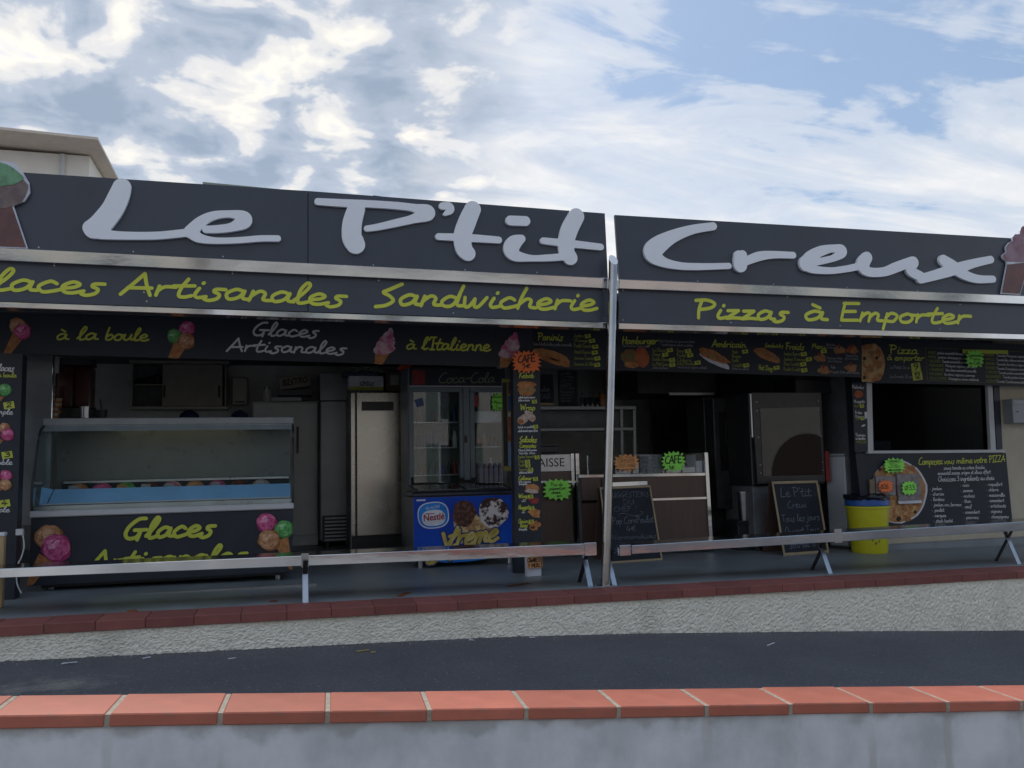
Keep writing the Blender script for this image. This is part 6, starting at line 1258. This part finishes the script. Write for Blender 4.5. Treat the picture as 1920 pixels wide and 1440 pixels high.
pk1 = empty('pizza_box', P(1661, 928, YI-.03), 'small pizza box sample marked \u00d826 fixed on the pizza board', 'pizza box'); boxm = mat('pizza_box_print', (.30,.30,.33), .4, var=.2, scale=14, col2=(.16,.12,.11)); cslab('lid', boxm, pk1, [(1642, 892), (1679, 893), (1680, 929), (1644, 929)], YI-.04, .03, bevel=.003); cbox('flap', mat('kraft', (.28,.22,.15), .8), pk1, 1632, 899, 1641, 926, YI-.035, .03)
pk2 = empty('pizza_box', P(1705, 945, YI-.03), 'large pizza box sample marked \u00d833 fixed on the pizza board', 'pizza box'); cslab('lid', boxm, pk2, [(1681, 889), (1724, 888), (1729, 943), (1686, 946)], YI-.045, .035, bevel=.003); cslab('edge', p_white, pk2, [(1683, 940), (1728, 938), (1729, 943), (1686, 945)], YI-.049, .003)
star(1661, 912, 15, 12, YI-.075, orange, 'orange star card reading \u00d826 on the small pizza box', [('\u00d826', 1651, 917, 1666, 916, 9)], 12, 7)
star(1705, 915, 15, 14, YI-.08, green, 'neon green star card reading \u00d833 on the large pizza box', [('\u00d833', 1696, 919, 1715, 918, 9)], 12, 8)
sg = star(1677, 873, 21, 15, YI-.05, green, 'neon green star card with a left arrow at the top of the pizza picture', [('COMMANDES', 1664, 868, 1689, 867, 5), ('PIZZAS', 1668, 873, 1684, 873, 4), ('A LA CAISSE', 1665, 878, 1688, 877, 4), ('MERCI', 1674, 888, 1687, 887, 4)], 15, 12)
flatpoly(sg, 'arrow', ink, [(1665, 881.5), (1671, 878.5), (1670, 880.5), (1689, 879.5), (1690, 882), (1670, 882.5), (1671, 884.5)], YI-.05, .003)
mx = empty('mailbox', P(1900, 793, YW-.15), 'grey metal mailbox on the cream wall at the right edge', 'mailbox')
a_, b_, c_, d_ = pxbox(1899, 748, 1948, 793, YW-.17); bx('body', mat('mailbox_grey', (.36,.38,.41), .45), mx, a_, b_, YW-.17, YW-.013, c_, d_, .006); bx('flap', mat('mailbox_flap', (.42,.44,.48), .4), mx, a_+.01, b_-.01, YW-.18, YW-.171, d_-.07, d_-.015, .003)
q = P(1908, 772, YW-.175); MB().lathe((q.x, YW-.172, q.z), [(.008, -.008), (.008, .008)], 8).build('lock', black, mx)
# tape marks on the floor
for px, py, w_, l_, a, lb in ((248, 1146, .035, .09, .3, 'short orange tape mark on the floor at the left'), (513, 1128, .03, .08, .15, 'short orange tape mark left of the first bench leg'), (757, 1115, .03, .22, -.5, 'long orange tape mark on the floor below the blue freezer'), (972, 1097, .03, .3, -1.05, 'slanting faded orange tape mark below the menu column')):
    q = PF(px, py); c, s_ = math.cos(a), math.sin(a)
    pts = [Vector((q.x+u_*c-v_*s_, q.y+u_*s_+v_*c, 0)) for u_, v_ in ((-w_, -l_/2), (w_, -l_/2), (w_, l_/2), (-w_, l_/2))]
    for p in pts: p.z = FZ(p.x)+.003; p.y = max(p.y, YC1+.005)
    MB().slab(pts, (0, 0, .001)).build('tape_mark', mat('orange_tape', (.34,.10,.03), .6, var=.3, scale=12), label=lb, cat='tape', group='orange tape marks on the floor')

# ================================================================ the other side of the street (seen in the steel and the glass)
def facade(name, label, x0, x1, Y, h, m, wins, doors=(), arch=None):
    z0 = AZ((x0+x1)/2)-.25
    root = empty(name, ((x0+x1)/2, Y-4, z0), label, 'building', 'buildings across the street')
    bx('wall', m, root, x0, x1, Y-8, Y, z0-.3, z0+h, 0); bx('roof', house_t, root, x0-.3, x1+.3, Y-8.3, Y+.35, z0+h, z0+h+.18, 0)
    for wx, wz, ww, wh in wins:
        f_ = bx('window', p_white, root, wx-.08, wx+ww+.08, Y, Y+.04, z0+wz-.08, z0+wz+wh+.08, 0)
        bx('pane', mat('far_pane', (.05,.06,.07), .15), f_, wx, wx+ww, Y+.041, Y+.05, z0+wz, z0+wz+wh, 0)
        for sx__ in (-1, 1): bx('shutter', mat('far_shutter', (.20,.27,.24), .7), f_, (wx-.55 if sx__ < 0 else wx+ww+.1), (wx-.1 if sx__ < 0 else wx+ww+.55), Y, Y+.05, z0+wz-.05, z0+wz+wh+.05, 0)
    for dx_, dw in doors: bx('door', mat('far_door', (.16,.09,.06), .6), root, dx_, dx_+dw, Y, Y+.05, z0, z0+2.2, 0)
    if arch:
        ax, aw, ah = arch; pts = [(ax-aw/2, Y+.03, z0)]+[(ax-aw/2*math.cos(q_), Y+.03, z0+ah-aw/2+aw/2*math.sin(q_)) for q_ in [math.pi*i/14 for i in range(15)]]+[(ax+aw/2, Y+.03, z0)]
        MB().slab(pts, (0, .02, 0)).build('archway', mat('far_arch', (.12,.09,.075), .7), root)
        o2 = [(ax-(aw/2+.25), Y+.001, z0)]+[(ax-(aw/2+.25)*math.cos(q_), Y+.001, z0+ah-aw/2+(aw/2+.25)*math.sin(q_)) for q_ in [math.pi*i/14 for i in range(15)]]+[(ax+aw/2+.25, Y+.001, z0)]
        MB().slab(o2, (0, .025, 0)).build('arch_surround', mat('arch_stone', (.56,.54,.50), .8), root)
fc1 = mat('ochre_render', (.50,.46,.40), .9, var=.08, scale=1.5); fc2 = mat('pale_render', (.58,.56,.52), .9, var=.08, scale=1.5); fc3 = mat('pink_render', (.52,.43,.38), .9, var=.08, scale=1.5)
YS_ = -11.0
facade('street_house', 'grey-beige house across the street', -14, -2.5, YS_, 8.6, fc1, [(-12, 6.2, 1, 1.3), (-8, 6.2, 1, 1.3), (-5, 6.2, 1, 1.3), (-12, 1, 1, 1.4), (-8, 1, 1, 1.4), (-5, 1, 1, 1.4), (-12, 3.6, 1, 1.3), (-8, 3.6, 1, 1.3), (-5, 3.6, 1, 1.3)], [(-10.2, 1)])
facade('street_house', 'cream house across the street', -1.5, 8.5, YS_-.6, 8.2, fc2, [(0, 5.9, 1, 1.2), (3, 5.9, 1, 1.2), (6, 5.9, 1, 1.2), (0, 1, 1.1, 1.4), (6, 1, 1.1, 1.4), (0, 3.4, 1, 1.2), (3, 3.4, 1, 1.2), (6, 3.4, 1, 1.2)], [(3, 1.1)])
facade('street_house', 'pink house across the street', 8.6, 15.5, YS_-.3, 9.4, fc3, [(9.5, 6.6, 1, 1.3), (13, 6.6, 1, 1.3), (9.5, 1, 1, 1.4), (13, 1, 1, 1.4), (9.5, 3.8, 1, 1.3), (13, 3.8, 1, 1.3)], [(11.2, 1)])
facade('street_house', 'white house with round archway across the street', 15.6, 26, YS_+.3, 9.2, mat('white_render', (.50,.48,.44), .9, var=.06, scale=1.5), [(16.5, 4.6, 1, 1.4), (20.5, 4.6, 1, 1.4), (24, 4.6, 1, 1.4), (16.5, 7.2, 1, 1.3), (20.5, 7.2, 1, 1.3), (24, 7.2, 1, 1.3)], (), (20.5, 3.4, 3.2))
